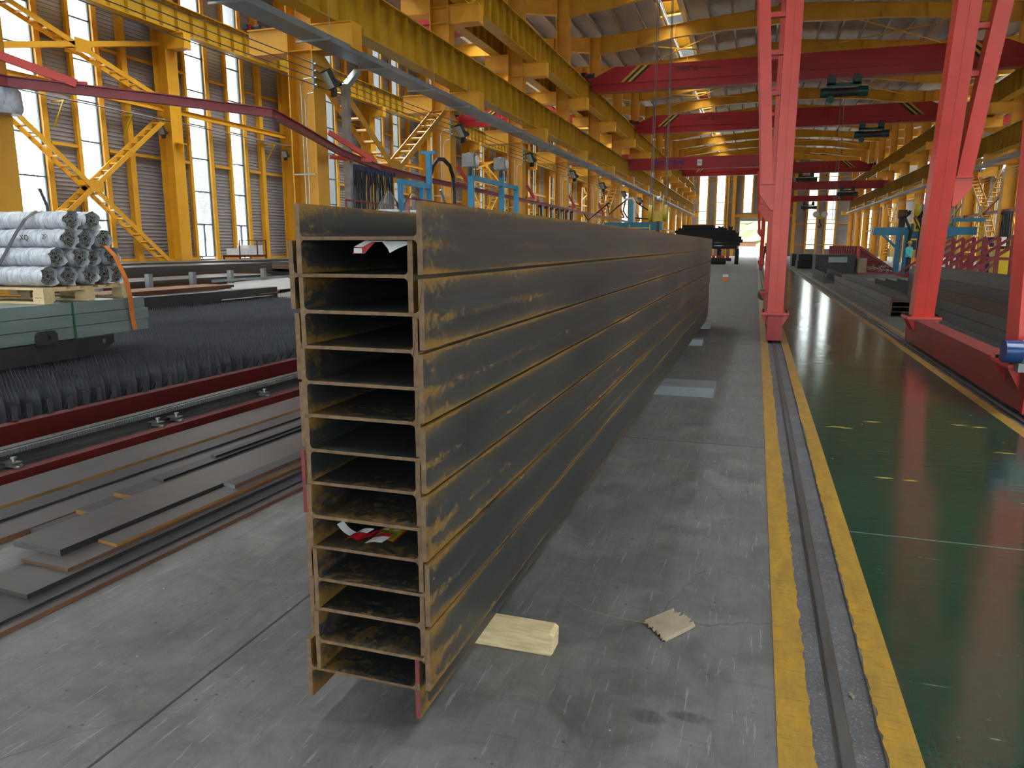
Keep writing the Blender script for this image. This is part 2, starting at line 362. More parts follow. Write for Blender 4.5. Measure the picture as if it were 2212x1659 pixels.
# floor with a cut for each rail trench, the green walkway between
fl = MB()
for a, b in ((XL-.3, .262), (.468, .572), (2.17, 2.275), (2.43, XR+.3)): fl.box(a, b, Y0, Y1+.3, -.25, 0)
fl.box(.572, 2.17, Y0, Y1+.3, -.25, -.002); fl.box(.262, .468, Y0, Y1+.3, -.25, -.022); fl.box(2.275, 2.43, Y0, Y1+.3, -.25, -.022)
struct(fl.build('floor', M['concrete']))
g = MB().box(.572, 2.17, Y0, Y1, -.0019, .002).build('trim_1', M['green']); struct(g)
def wobble(x0, x1, name, side):
    """painted line with a ragged edge towards the trench"""
    v = []; f = []; y = Y0; i = 0; rnd = random.Random(name)
    while y < Y1:
        j = (rnd.random() - .5) * .012; a = x0 + (j if side < 0 else 0); b = x1 + (j if side > 0 else 0)
        v += [(a, y, .0035), (b, y, .0035), (a, y, -.001), (b, y, -.001)]
        if i: k = 4*i; f += [(k-4, k-3, k+1, k), (k-3, k-1, k+3, k+1), (k-2, k-4, k, k+2)]
        i += 1; y += .03 if y < 6 else .25
    return struct(MB().add(v, f).build(name, M['line']))
wobble(.152, .262, 'trim_2', 1); wobble(.472, .574, 'trim_3', -1); wobble(2.17, 2.275, 'trim_4', 1); wobble(2.50, 2.60, 'trim_5', -1)
for n_, (a, b) in enumerate(((.262, .468), (2.275, 2.43))): struct(MB().box(a, b, Y0, Y1, -.0218, -.012).build('trim_%d' % (6+n_), M['grit']))
# joints sawn in the floor
j = MB(); j.box(-1.832, -1.822, Y0, 60, -.01, .0008)
for y in (-.4, 5.9, 12.2, 18.5, 24.8, 31, 43, 56): j.box(-1.832, .15, y, y+.008, -.01, .0008)
struct(j.build('trim_8', pm('joint_black', (.02, .02, .02))))
j = MB()
for y in (4.236, 10.5, 17, 24, 36, 50): j.box(.576, 2.168, y, y+.006, -.001, .0026)
struct(j.build('trim_9', pm('joint_pale', (.22, .26, .23))))
# yellow scuffed dashes on the green walkway
d = MB(); rnd = random.Random(3)
for (x, y, l) in ((.85,5.35,.12),(1.02,5.34,.1),(.66,6.8,.16),(.78,6.78,.1),(.99,7.1,.16),(1.7,7.2,.14),(1.86,7.16,.12),(1.62,5.05,.18),(1.85,5.02,.15),(1.8,6.3,.16)):
    d.prism([(0,0),(l*.4,-.012),(l,.0),(l*.7,.014),(l*.3,.010)], lambda u,v,h,x=x,y=y: (x+u, y+v, h), .0015, .0032)
d = d.build('paint_mark', pm('yellow_mark', (.5,.33,.03))); tag(d, 'flecks of worn yellow paint on the green walkway', 'paint marks', kind='stuff')

def rail(x, name, lab):
    prof = [(-.045,-.022),(.045,-.022),(.045,-.012),(.012,-.004),(.012,.012),(.028,.018),(.028,.034),(.022,.038),(-.022,.038),(-.028,.034),(-.028,.018),(-.012,.012),(-.012,-.004),(-.045,-.012)]
    prof = [(u*.62, v*.45-.0055) for u, v in prof]
    o = MB(); o.prism(list(reversed(prof)), lambda u,v,h: (x+u, h, v), Y0, Y1)
    return tag(o.build(name, M['railsteel']), lab, 'rail')
rail(.352, 'crane_rail', 'flush steel crane rail in the trench beside the beam stack aisle')
rail(2.35, 'crane_rail', 'flush steel crane rail on the far right side of the green walkway')

# roof: foil sheets on purlins, one real translucent strip, others added as fill
def roofz(x):
    if x < -9.4: return 13.55 - abs(x + 15.4) * .06 + .30
    if x <= 12.0: return 13.45 + (10.7 - abs(x - 1.3)) * .085
    return 13.5 + (6.5 - abs(x - 18.5)) * .06
ce = MB(); lights_ = []
SKY = ((-17.4, -13.4), (-5.7, -4.6), (16.0, 20.5))  # narrow middle strip is real; wide side bay strips are added to brighten the hall
xs = [XL-.3, -17.4, -15.4, -13.4, -9.4, -5.7, -4.6, 1.3, 5.2, 8.6, 12.0, 16.0, 18.5, 20.5, XR+.3]
for a, b in zip(xs[:-1], xs[1:]):
    za, zb = roofz(a+1e-4), roofz(b-1e-4)
    sk = any(p <= a and b <= q for p, q in SKY); front = False
    for ya, yb, tr in ((Y0, -3, False), (-3, 8, sk or (a, b) == (5.2, 8.6)), (8, Y1+.3, sk)):  # extra unseen panel over the foreground, added for fill light from the right
        if tr: lights_.append((a, b, za, zb, ya, yb)); continue
        ce.add([(a,ya,za),(b,ya,zb),(b,yb,zb),(a,yb,za),(a,ya,za+.12),(b,ya,zb+.12),(b,yb,zb+.12),(a,yb,za+.12)],
               [(0,1,2,3),(7,6,5,4),(0,4,5,1),(1,5,6,2),(2,6,7,3),(3,7,4,0)])
ceil = struct(ce.build('ceiling', M['foil']))
for a, b, za, zb, ya, yb in lights_:
    MB().add([(a,ya,za+.03),(b,ya,zb+.03),(b,yb,zb+.03),(a,yb,za+.03),(a,ya,za+.036),(b,ya,zb+.036),(b,yb,zb+.036),(a,yb,za+.036)],[(0,1,2,3),(7,6,5,4),(0,4,5,1),(1,5,6,2),(2,6,7,3),(3,7,4,0)]).build('real_and_fill_skylight', M['rooflight'], ceil)
x = XL + .6
while x < XR:
    if not (abs(x+9.4) < .3 or abs(x-12) < .3):
        z = roofz(x) - .01
        MB().box(x-.035, x+.035, Y0, Y1, z-.20, z-.012).box(x-.035, x+.06, Y0, Y1, z-.21, z-.197).build('purlin', M['purlin'], ceil)
    x += 1.18
# rolled walls
PZ = .13
def corr(mb, axis, fix, sgn, a0, a1, z0, z1):
    """horizontally ribbed sheet; axis 'Y' runs along Y at x=fix, ribs point to sgn"""
    n = max(1, round((z1-z0)/PZ)); p = (z1-z0)/n; pts = []
    for i in range(n):
        z = z0 + i*p; pts += [(0, z), (0, z+p*.60), (.022, z+p*.70), (.022, z+p*.9)]
    pts.append((0, z1)); vs = []; fs = []
    for k, (d_, z) in enumerate(pts):
        c = fix + sgn*d_
        vs += ([(c, a0, z), (c, a1, z)] if axis == 'Y' else [(a0, c, z), (a1, c, z)])
        if k: fs.append((2*k-2, 2*k-1, 2*k+1, 2*k))
    mb.add(vs, fs)
ZT = 13.9
BAYS = [23.3 + 7.5*k for k in range(-6, 13)]
WZ0, WZ1 = 1.1, 12.6
wcount = 0
def side_wall(name, x, sgn, yoff=0, mat='panel'):
    """sgn: +1 means the hall lies towards +X"""
    global wcount
    w = MB(); cuts = []
    for b in BAYS:
        for a, c in ((b+1.55+yoff, b+2.60+yoff), (b+3.95+yoff, b+4.82+yoff)):
            if c < Y1-.3 and a > Y0+.3: cuts.append((a, c))
    p = Y0
    for a, c in cuts + [(Y1, Y1)]:
        corr(w, 'Y', x, sgn, p, a, 1.0, ZT); p = c
        if c < Y1: corr(w, 'Y', x, sgn, a, c, WZ1, ZT)
    w.box(x-.2, x, Y0, Y1, 0, 1.0) if sgn > 0 else w.box(x, x+.2, Y0, Y1, 0, 1.0)
    w = struct(w.build(name, M[mat]))
    # girts and studs inside
    xi = x + sgn*.06
    for z in (1.02, 4.72, 8.02, 11.3):
        g = MB(); p = Y0
        for a, c in cuts + [(Y1, Y1)]:
            g.box(min(xi, xi+sgn*.09), max(xi, xi+sgn*.09), p, a-.12, z-.05, z+.05); p = c + .25
        g.build('girt', M['yellow'], w)
    for a, c in cuts:
        wcount += 1
        fo = MB(); f0, f1 = x - sgn*.02, x + sgn*.06; X0_, X1_ = min(f0, f1), max(f0, f1)
        fo.box(X0_, X1_, a, a+.035, WZ0, WZ1).box(X0_, X1_, c-.035, c, WZ0, WZ1); z = WZ0; k = 0
        while z < WZ1 + .1:
            fo.box(X0_, X1_, a+.035, c-.035, z-.02, z+.02); z += 1.28
        fo.box(X0_, X1_, (a+c)/2-.018, (a+c)/2+.018, WZ0, WZ0+1.28)
        win = struct(fo.build('window_%d' % wcount, M['frame']))
        MB().box(x+sgn*.005, x+sgn*.011, a+.03, c-.03, WZ0, WZ1).build('pane', M['glass'], win) if sgn > 0 else MB().box(x-.011, x-.005, a+.03, c-.03, WZ0, WZ1).build('pane', M['glass'], win)
        for q0, q1 in ((a-.14, a-.002), (c+.002, c+.20)):
            MB().box(min(x+sgn*.03, x+sgn*.16), max(x+sgn*.03, x+sgn*.16), q0, q1, 0, ZT-.3).build('jamb_post', M['yellow'], win)
    for b in BAYS:
        y = b + 5.95 + yoff
        if Y0+1 < y < Y1-1: MB().box(min(x+sgn*.03, x+sgn*.24), max(x+sgn*.03, x+sgn*.24), y-.10, y+.14, 0, ZT-.3).build('stud', M['yellow'], w)
    return w
side_wall('wall_left', XL, 1)
side_wall('wall_right', XR, -1, .8)
# far wall with windows and the open doorway
fw = MB(); yf = Y1
fwin = [(-19.6,-18.3,1.1),(-17,-15.8,1.1),(-13.6,-12.5,1.1),(-11.6,-10.6,1.1),(-8.3,-7.15,1.0),(-5.85,-4.7,1.0),(-2.1,-.95,6.1),(1.2,2.3,6.1),(6.6,7.75,1.0),(9.05,10.2,1.0),(13.6,14.8,1.1),(16.2,17.4,1.1),(20,21.2,1.1)]
p = XL
for a, c, zb in fwin + [(XR, XR, 1)]:
    def seg(s0, s1, z0):
        if s1 > s0: corr(fw, 'X', yf, -1, s0, s1, z0, ZT+.6)
    # split seg at the doorway
    s0, s1 = p, a
    for q0, q1, z0 in ((s0, min(s1, -2.4), 0), (max(s0, -2.4), min(s1, 2.6), 5.4), (max(s0, 2.6), s1, 0)): seg(q0, q1, z0)
    if c < XR:
        if zb > .2 and not (zb > 6): corr(fw, 'X', yf, -1, a, c, 0, zb)
        if zb > 6: corr(fw, 'X', yf, -1, a, c, 5.4, zb)
        corr(fw, 'X', yf, -1, a, c, 12.4, ZT+.6)
    p = c
fw = struct(fw.build('wall_far', M['panelfar']))
for a, c, zb in fwin:
    wcount += 1; fo = MB(); fo.box(a, a+.04, yf-.05, yf+.03, zb, 12.4).box(c-.04, c, yf-.05, yf+.03, zb, 12.4); z = zb
    while z < 12.6: fo.box(a+.04, c-.04, yf-.05, yf+.03, z-.03, z+.03); z += 1.35
    win = struct(fo.build('window_%d' % wcount, M['frame'])); MB().box(a+.03, c-.03, yf-.008, yf-.002, zb, 12.4).build('pane', M['glass'], win)
    for q in (a-.11, c+.11): MB().box(q-.1, q+.1, yf-.26, yf-.03, zb if zb > 5 else 0, ZT-.3).build('jamb_post', M['yellow'], win)
for z in (1.6, 4.5, 7.6, 10.8):
    MB().box(XL+.3, -2.5, yf-.16, yf-.04, z-.06, z+.06).build('girt', M['yellow'], fw); MB().box(2.7, XR-.3, yf-.16, yf-.04, z-.06, z+.06).build('girt', M['yellow'], fw)
for x in (-3.4, 4.8):
    MB().box(x-.22, x+.22, yf-.85, yf-.3, 0, ZT-.2).build('column', M['yellow'], fw)
    MB().box(x-.95, x-.72, yf-.4, yf-.2, 0, ZT-.2).build('stud', M['yellow'], fw)
MB().box(-3.2, 4.6, yf-.4, yf-.05, 5.45, 5.85).build('lintel', M['yellow'], fw)
dr = MB().box(-2.5, -2.4, yf-.2, yf+.1, 0, 5.4).box(2.6, 2.7, yf-.2, yf+.1, 0, 5.4).box(-2.5, 2.7, yf-.2, yf+.1, 5.3, 5.42)
dr = struct(dr.build('door_1', M['white'])); MB().box(-2.4, 2.6, yf-.12, yf-.05, 4.95, 5.3).build('shutter_roll', M['galv'], dr)

# ------------------------------------------------------------------ columns, rafters, runway girders
def hcol(name, x, y, z1, lab, w=.62, d=.46, group=None):
    """H column: flanges face +-X, web between"""
    o = empty(name, (x, y, 0)); tag(o, lab, 'column', group)
    MB().box(-w/2, -w/2+.03, -d/2, d/2, 0, z1).box(w/2-.03, w/2, -d/2, d/2, 0, z1).box(-w/2+.03, w/2-.03, -.015, .015, 0, z1).build('shaft', M['yellow'], o)
    st = MB()
    for z in (1.1, 5.6, 6.1, 8.1, 8.55): st.box(-w/2+.03, w/2-.03, -d/2+.02, d/2-.02, z, z+.018)
    st.build('stiffener', M['yellow'], o)
    MB().box(-w/2-.12, w/2+.12, -d/2-.1, d/2+.1, 0, .04).build('base_plate', M['yellow'], o)
    return o
CY = [14.75 + 7.5*k for k in range(-1, 14)]
CYB = [-15.25, -7.75, -.25]
AX, BX = -8.72, 11.28   # runway girder centre lines
def bracket(parent, z, sx, l=.85, x0=.31, dy=.40):
    """corbel carrying a runway girder"""
    b = MB(); e = x0 + l
    P = lambda u: u*sx
    for yy in (-dy/2, dy/2-.03): b.box(min(P(x0), P(e)), max(P(x0), P(e)), yy, yy+.03, z-.50, z-.03)
    b.box(min(P(x0), P(e)), max(P(x0), P(e)), -dy/2-.05, dy/2+.05, z-.03, z); b.box(min(P(x0), P(e)), max(P(x0), P(e)), -dy/2-.05, dy/2+.05, z-.53, z-.50)
    b.box(min(P(e-.03), P(e)), max(P(e-.03), P(e)), -dy/2+.03, dy/2-.03, z-.50, z-.03)
    b.build('bracket', M['yellow'], parent)
cols = []
for i, y in enumerate(CY):
    for side, x, sx in (('left', -9.45, 1), ('right', 12.05, -1)):
        c = hcol('steel_column', x, y, roofz(x)-.25, 'yellow steel H column in the %s row, %s to the camera' % (side, ORD[i]), group='columns of the centre bay')
        for z, zo in ((6.10, 6.10), (8.58, 8.93)): bracket(c, z, sx, .95); bracket(c, zo, -sx, .95)
        if side == 'left' and 0 < i < 8:
            # conduits clipped to the face
            for dx, h in ((.0, 4.9), (.09, 4.6)): MB().tube([(dx, -.24, .3), (dx, -.24, h), (dx+.08, -.24, h+.12), (.3, -.24, h+.14)], .011, 6).build('conduit', M['galv'], c)
            MB().box(-.25, .28, -.26, -.235, 3.05, 3.08).build('conduit_clip', M['galv'], c)
for i, b in enumerate([23.3 + 7.5*k for k in range(-3, 13)]):
    for side, x, sx, off in (('left', XL+.60, 1, 0), ('right', XR-.60, -1, .8)):
        o = empty('steel_column', (x, b+off, 0)); tag(o, 'yellow steel column against the %s wall, %s to the camera' % (side, ORD[i]), 'column', 'columns along the outer walls')
        z1 = roofz(x)-.25; w, d_ = .60, .56
        MB().box(-w/2, -w/2+.03, -d_/2, d_/2, 0, z1).box(w/2-.03, w/2, -d_/2, d_/2, 0, z1).box(-w/2+.03, w/2-.03, -.015, .015, 0, z1).build('shaft', M['yellow'], o)
        bracket(o, 8.98, sx, .75, .30, .34)
        if side == 'left': MB().box(.28, .52, -.20, .20, 5.2, 5.24).box(.28, .52, -.02, .02, 4.9, 5.2).build('shelf_bracket', M['yellow'], o)
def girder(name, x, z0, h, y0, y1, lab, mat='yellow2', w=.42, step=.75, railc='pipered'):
    o = empty(name, (x, y0, z0)); tag(o, lab, 'crane girder')
    L = y1 - y0
    m = MB().box(-w/2, w/2, 0, L, 0, .03).box(-w/2, w/2, 0, L, h-.03, h).box(-.012, .012, 0, L, .03, h-.03)
    s = m; y = .2
    while y < L: s.box(-w/2+.03, -.012, y, y+.014, .03, h-.03).box(.012, w/2-.03, y, y+.014, .03, h-.03); y += step
    s.build('girder_web', M[mat], o)
    MB().box(-.05, .05, 0, L, h, h+.05).build('crane_rail', M[railc], o)
    return o
GA, GB, GH = 6.10, 8.58, 1.02
girder('runway_girder', AX, GA, GH, 2, 107, 'lower yellow runway girder on the left columns, above the cable tray')
girder('runway_girder', AX, GB, GH, 2, 107, 'upper yellow runway girder on the left columns, carrying the red cranes')
girder('runway_girder', BX, GA, GH, 2, 107, 'lower yellow runway girder along the right columns')
girder('runway_girder', BX, GB, GH, 2, 107, 'upper yellow runway girder along the right columns')
girder('runway_girder', -10.25, 8.93, GH, 2, 107, 'yellow runway girder behind the left columns, facing the window wall')
girder('runway_girder', 12.9, 8.93, GH, 2, 107, 'yellow runway girder behind the right columns')
girder('runway_girder', -20.15, 8.98, .95, 2, 107, 'yellow runway girder in front of the tall left windows', w=.36)
girder('runway_girder', 24.0, 8.98, .95, 2, 107, 'yellow runway girder in front of the right wall windows', w=.36)

def rafter(y, i):
    o = empty('roof_rafter', (0, y, 0)); tag(o, 'yellow tapered roof rafter spanning the hall, %s to the camera' % ORD[i], 'rafter', 'roof rafters')
    def seg(x0, x1, n, depth, nm):
        m = MB()
        for k in range(n):
            a = x0 + (x1-x0)*k/n; b = x0 + (x1-x0)*(k+1)/n
            za, zb = roofz(a+.001 if k == 0 else a)-.23, roofz(b-.001)-.23; da, db = depth(a), depth(b)
            for (t0, t1, ww) in ((0, .02, .14), (None, None, .14)):
                if t0 is not None: ua, ub, la, lb = za, zb, za-.02, zb-.02
                else: ua, ub, la, lb = za-da+.02, zb-db+.02, za-da, zb-db
                m.add([(a,-ww,la),(b,-ww,lb),(b,ww,lb),(a,ww,la),(a,-ww,ua),(b,-ww,ub),(b,ww,ub),(a,ww,ua)],[(0,3,2,1),(4,5,6,7),(0,1,5,4),(1,2,6,5),(2,3,7,6),(3,0,4,7)])
            m.add([(a,-.008,za-da),(b,-.008,zb-db),(b,.008,zb-db),(a,.008,za-da),(a,-.008,za),(b,-.008,zb),(b,.008,zb),(a,.008,za)],[(0,3,2,1),(4,5,6,7),(0,1,5,4),(1,2,6,5),(2,3,7,6),(3,0,4,7)])
            m.box(a-.01, a+.01, -.13, .13, za-da, za)
        m.build(nm, M['yellow'], o)
    seg(-9.13, 11.73, 10, lambda x: .62 + .30*abs(math.cos((x-1.3)/10.7*math.pi)), 'main_span')
    seg(XL+.9, -9.77, 5, lambda x: .6 + .25*abs(math.cos((x+15.4)/6*math.pi)), 'side_span')
    seg(12.37, XR-.9, 5, lambda x: .6 + .25*abs(math.cos((x-18.5)/6*math.pi)), 'side_span')
for i, y in enumerate(CY): rafter(y, i)
# thin cross bracing under the roof
for i in range(1, 12, 2):
    a, b = CY[i], CY[i+1]; zb = roofz(1.3)-.62
    for x0, x1, nm in ((-8.6, -1.5, 'left'), (3.0, 10.5, 'right')):
        o = MB().bar((x0, a+.2, roofz(x0)-.6), (x1, b-.2, roofz(x1)-.6), .06, .06).bar((x0, b-.2, roofz(x0)-.66), (x1, a+.2, roofz(x1)-.66), .06, .06)
        tag(o.build('roof_bracing', M['yellow']), 'thin crossed roof braces on the %s slope, %s bay to the camera' % (nm, ORD[i//2]), 'bracing', 'roof bracing')

def ladder_strut(mb, rg, p, q, w=.42, dx=.0, n=None, c=.07, along=(1,0,0)):
    """laced strut: two channels side by side (offset along X) with rungs"""
    p = Vector(p); q = Vector(q); A = Vector(along)*w/2
    for s in (-1, 1): mb.bar(p+A*s, q+A*s, .03, .16, up=(q-p).cross(Vector(along)))
    L = (q-p).length; n = n or int(L/.42)
    for k in range(n):
        t = (k+.5)/n; m = p.lerp(q, t); rg.append(MB().bar(m-A, m+A, .06, .06, up=(q-p)))
def brace_set(name, lab, struts, plates=()):
    o = empty(name, struts[0][0]); tag(o, lab, 'bracing'); org = Vector(struts[0][0])
    for p, q in struts:
        a = MB(); r = []; ladder_strut(a, r, Vector(p)-org, Vector(q)-org); a.build('strut', M['yellow'], o)
        for x in r: x.build('rung', M['yellow'], o)
    for (c, s) in plates:
        c = Vector(c)-org
        for e in (-.235, .215): MB().box(c.x+e, c.x+e+.02, c.y-s, c.y+s, c.z-s*.7, c.z+s*.7).build('gusset_plate', M['yellow'], o)
bx = XL+.55
for i, (y0, lo) in enumerate(((15.8, 'nearest'), (53.3, 'second nearest'), (90.8, 'far'))):
    y1 = y0 + 7.5
    brace_set('cross_brace', 'lower yellow laced cross brace on the left wall, %s set' % lo, [((bx, y0+.42, 5.95), (bx, y1-.45, .75)), ((bx, y0+.45, .9), (bx, y1-.42, 6.0))], [((bx, (y0+y1)/2+.05, 3.45), .27)])
    brace_set('cross_brace', 'upper yellow laced cross brace on the left wall, %s set' % lo, [((bx, y0+.42, 8.7), (bx, y1-.45, 6.7)), ((bx, y0+.45, 7.0), (bx, y1-.42, 8.6))], [((bx, (y0+y1)/2+.05, 7.75), .30)])
for i, (ya, nm) in enumerate(((14.75, 'nearest'), (44.75, 'second nearest'), (74.75, 'far'))):
    for side, x in (('left', -9.45), ('right', 12.05)):
        yb = ya + 7.5; ym = (ya+yb)/2
        brace_set('portal_brace', 'yellow laced V brace between columns of the %s row, %s pair' % (side, nm), [((x, ya+.35, 5.55), (x, ym-.15, 3.55)), ((x, yb-.35, 5.55), (x, ym+.15, 3.55))], [((x, ym, 3.45), .38)])
        if side == 'right':
            brace_set('portal_brace', 'yellow laced inverted V brace below the V brace of the %s row, %s pair' % (side, nm), [((x, ya+.4, .4), (x, ym-.15, 3.3)), ((x, yb-.4, .4), (x, ym+.15, 3.3))])
# wall tie beams
for i, y in enumerate([15.8 + 7.5*k for k in range(13)]):
    o = MB(); o.ibar((XL+.6, y+.3, 6.42), (XL+.6, y+7.2, 6.42), .12, .2, .015); tag(o.build('tie_beam', M['yellow']), 'yellow tie beam between left wall columns at mid height, %s to the camera' % ORD[i], 'beam', 'mid height tie beams on the left wall')
for i, y in enumerate(CY[:-1]):
    if i < 1: continue
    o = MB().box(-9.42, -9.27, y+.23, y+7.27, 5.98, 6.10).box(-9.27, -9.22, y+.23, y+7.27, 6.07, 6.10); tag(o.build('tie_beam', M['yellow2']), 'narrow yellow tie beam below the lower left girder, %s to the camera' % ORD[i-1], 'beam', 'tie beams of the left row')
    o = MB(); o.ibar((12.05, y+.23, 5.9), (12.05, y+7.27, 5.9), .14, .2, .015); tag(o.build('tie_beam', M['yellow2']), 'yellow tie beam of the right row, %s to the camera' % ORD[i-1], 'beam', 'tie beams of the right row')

# ------------------------------------------------------------------ the stack of H beams
def hbeam_profile(hw=.2, hb=.0995, tf=.0155, tw=.010, r=.013):
    """web horizontal, flanges vertical; quarter: fillets at the roots"""
    q = []
    def fil(sx, sz):
        cx, cz = sx*(hw-tf-r), sz*(tw/2+r); a = []
        for k in range(5):
            t = k/4*math.pi/2
            a.append((cx + sx*r*math.sin(t), cz - sz*r*math.cos(t)))
        return a            # from web face out to flange face
    # counter-clockwise seen from -Y (x right, z up)
    p = [(hw, -hb), (hw, hb), (hw-tf, hb)] + fil(1, 1)[::-1] + fil(-1, 1) + [(-hw+tf, hb), (-hw, hb), (-hw, -hb), (-hw+tf, -hb)] + fil(-1, -1)[::-1] + fil(1, -1) + [(hw-tf, -hb)]
    return p
def hbeam(name, length, mats, prof=None, nseg=1, ragged=0, seed=0):
    prof = prof or hbeam_profile(); n = len(prof); m = MB(); rnd = random.Random(seed)
    ys = [0] + [length]
    vs = []
    for yy in ys: vs += [(u, yy + (rnd.random()-.5)*ragged*(yy == 0), v) for u, v in prof]
    m.add(vs, [(i, n+i, n+(i+1) % n, (i+1) % n) for i in range(n)]); m.mi = 1
    # end caps split into convex pieces: two flanges and the web
    ring = lambda k, idx: tuple(k*n+i for i in idx)
    m.add(vs[:n], [tuple(range(n))]); m.add(vs[n:], [tuple(reversed(range(n)))])
    return m.build(name, mats)
TOPZ = 1.55 + .010*1.88
cx_ = [-.5675, -.5865, -.5685, -.5805, -.5705, -.5815, -.5705, -.5815, -.5715, -.5810, -.5690, -.5810, -.5705, -.5910]
place_words = ['top beam of', 'second beam from the top in', 'third beam from the top in', 'fourth beam from the top in', 'fifth beam from the top in', 'sixth beam from the top in', 'seventh beam from the top in',
  'seventh beam from the bottom in', 'sixth beam from the bottom in', 'fifth beam from the bottom in', 'fourth beam from the bottom in', 'third beam from the bottom in', 'second beam from the bottom in', 'bottom beam of']
extra = {0: ', open above', 1: ', holding a red and white tag', 9: ', with red and yellow stickers on its web', 13: ', red-marked end flange, resting on wood'}
dy = [0, .012, .006, .010, .002, .016, .004, .010, .0, .012, .006, .014, .002, .008]
ends = [14.9, 14.86, 14.92, 14.8, 14.9, 14.75, 14.88, 14.8, 14.7, 14.85, 14.78, 14.9, 14.72, 14.86]
for k in range(14):
    o = hbeam('h_beam', ends[k]-1.88, [M['beam'], M['beamend']], ragged=.004, seed=k)
    o.location = (cx_[k]*1.88, 1.88+dy[k], TOPZ - .056*1.88*k); o.rotation_euler = (0, 0, -.0045)
    tag(o, 'rusty grey steel H beam, %s the foreground stack%s' % (place_words[k], extra.get(k, '')), 'steel beam', 'H beams in the foreground stack')
# red paint on the lowest right flange end, and on the left flange of the eighth beam
zb = TOPZ - .056*1.88*13
pr = MB().box(.1872, .2003, -.0032, -.0012, -.0995, -.006).box(.1872, .2003, -.0032, -.0012, .02, .0995).build('red_paint_mark', M['beamendred'])
b14 = [o for o in bpy.data.objects if o.name.startswith('h_beam')][-1]; pr.parent = b14; pr['label'] = 'red paint on the flange end'
b8 = [o for o in bpy.data.objects if o.name.startswith('h_beam')][7]
pr = MB().box(-.2003, -.1872, -.0032, -.0012, -.0995, .0995).build('red_paint_mark', M['beamendred']); pr.parent = b8; pr['label'] = 'red paint on the flange end'

# stickers on a web of the stack
zt = TOPZ - .056*1.88*9 + .0045
def sheet(name, pts, mat, lab, cat='label', th=.0012, parent=None):
    n = len(pts); vs = [tuple(p) for p in pts] + [(p[0], p[1], p[2]+th) for p in pts]
    o = MB().add(vs, [tuple(reversed(range(n))), tuple(range(n, 2*n))] + [(i, (i+1) % n, n+(i+1) % n, n+i) for i in range(n)]).build(name, mat, parent)
    return tag(o, lab, cat) if lab else o
y_ = empty('sticker', (-1.09, 2.06, zt)); tag(y_, 'yellow warning sticker with dark print on a beam web', 'sticker')
sheet('sticker_sheet', [(-.03,-.05,0),(.045,-.065,0),(.045,.045,0),(-.035,.045,0)], M['labelyellow'], None, parent=y_)
sheet('sticker_border', [(-.041,-.056,-.0004),(.051,-.071,-.0004),(.051,.051,-.0004),(-.041,.051,-.0004)], M['labelred'], None, parent=y_)
for i, (a, b) in enumerate(((-.02, .02), (.015, .02), (-.02, -.02), (.015, -.025))): MB().cbox(a, b, .0016, .018, .014, .0006).build('printed_mark', M['white'], y_)
r_ = empty('sticker', (-1.14, 1.972, zt)); tag(r_, 'crumpled red and white tape sticker in front of the yellow one', 'sticker')
def curl(pts_w, z_f, n, mat, parent, nm, w0):
    vs = []
    for i in range(n+1):
        t = i/n; x = pts_w[0][0]*(1-t)+pts_w[1][0]*t; y = pts_w[0][1]*(1-t)+pts_w[1][1]*t
        vs += [(x, y-w0, z_f(t)), (x+.01, y+w0, z_f(t)+.004), (x, y-w0, z_f(t)+.001), (x+.01, y+w0, z_f(t)+.005)]
    fs = []
    for i in range(n): k = 4*i; fs += [(k, k+1, k+5, k+4), (k+2, k+6, k+7, k+3)]
    MB().add(vs, fs).build(nm, mat, parent)
curl(((-.055, 0), (.02, .03)), lambda t: .002+.010*math.sin(t*5)**2, 10, M['labelred'], r_, 'red_part', .028)
curl(((-.05, .02), (-.105, .035)), lambda t: .006+.026*t*t, 8, M['paper'], r_, 'curled_backing', .012)
curl(((-.035, .035), (.0, .045)), lambda t: .012+.003*math.sin(t*3), 6, M['paper'], r_, 'white_band', .014)
curl(((.02, -.005), (.07, .015)), lambda t: .002+.004*math.sin(t*3), 6, M['paper'], r_, 'white_part', .02)
curl(((.03, .03), (.07, .038)), lambda t: .005+.004*math.sin(t*3), 6, M['labelred'], r_, 'red_corner', .012)
# the tag curling down from the top beam's web
zt2 = TOPZ - .0055
t_ = empty('paper_tag', (-1.09, 1.98, zt2)); tag(t_, 'red and white printed paper tag peeling off under the top beam', 'tag')
def hang(x0, x1, y, drop, mat, nm, lean, w=.03):
    vs = []; n = 6
    for i in range(n+1):
        t = i/n; zz = -.0005 - drop*t**1.1; xx = lean*t
        vs += [(x0+xx, y-.025*t*0+.0, zz), (x1+xx, y+.002, zz), (x0+xx, y+.0015, zz), (x1+xx, y+.0035, zz)]
    fs = []
    for i in range(n): k = 4*i; fs += [(k, k+1, k+5, k+4), (k+2, k+6, k+7, k+3)]
    MB().add(vs, fs).build(nm, mat, t_)
hang(-.010, .030, .0, .038, M['labelred'], 'red_label', -.042)
hang(-.004, .024, -.002, .018, M['paper'], 'white_print', -.040)
MB().box(-.0, .068, -.012, .02, -.004, -.001).build('white_sheet', M['paper'], t_)
vs = [(.052,-.01,-.002),(.135,-.01,-.002),(.135,-.008,-.012),(.104,-.006,-.022),(.075,-.006,-.036),(.07,-.006,-.024)]
MB().add(vs + [(a, b+.002, c) for a, b, c in vs], [(0,1,2,3,4,5),(11,10,9,8,7,6)] + [(i,(i+1)%6,6+(i+1)%6,6+i) for i in range(6)]).build('curled_corner', M['paper'], t_)
MB().box(-.044, -.016, -.0035, -.0025, -.036, -.022).build('white_print', M['paper'], t_)

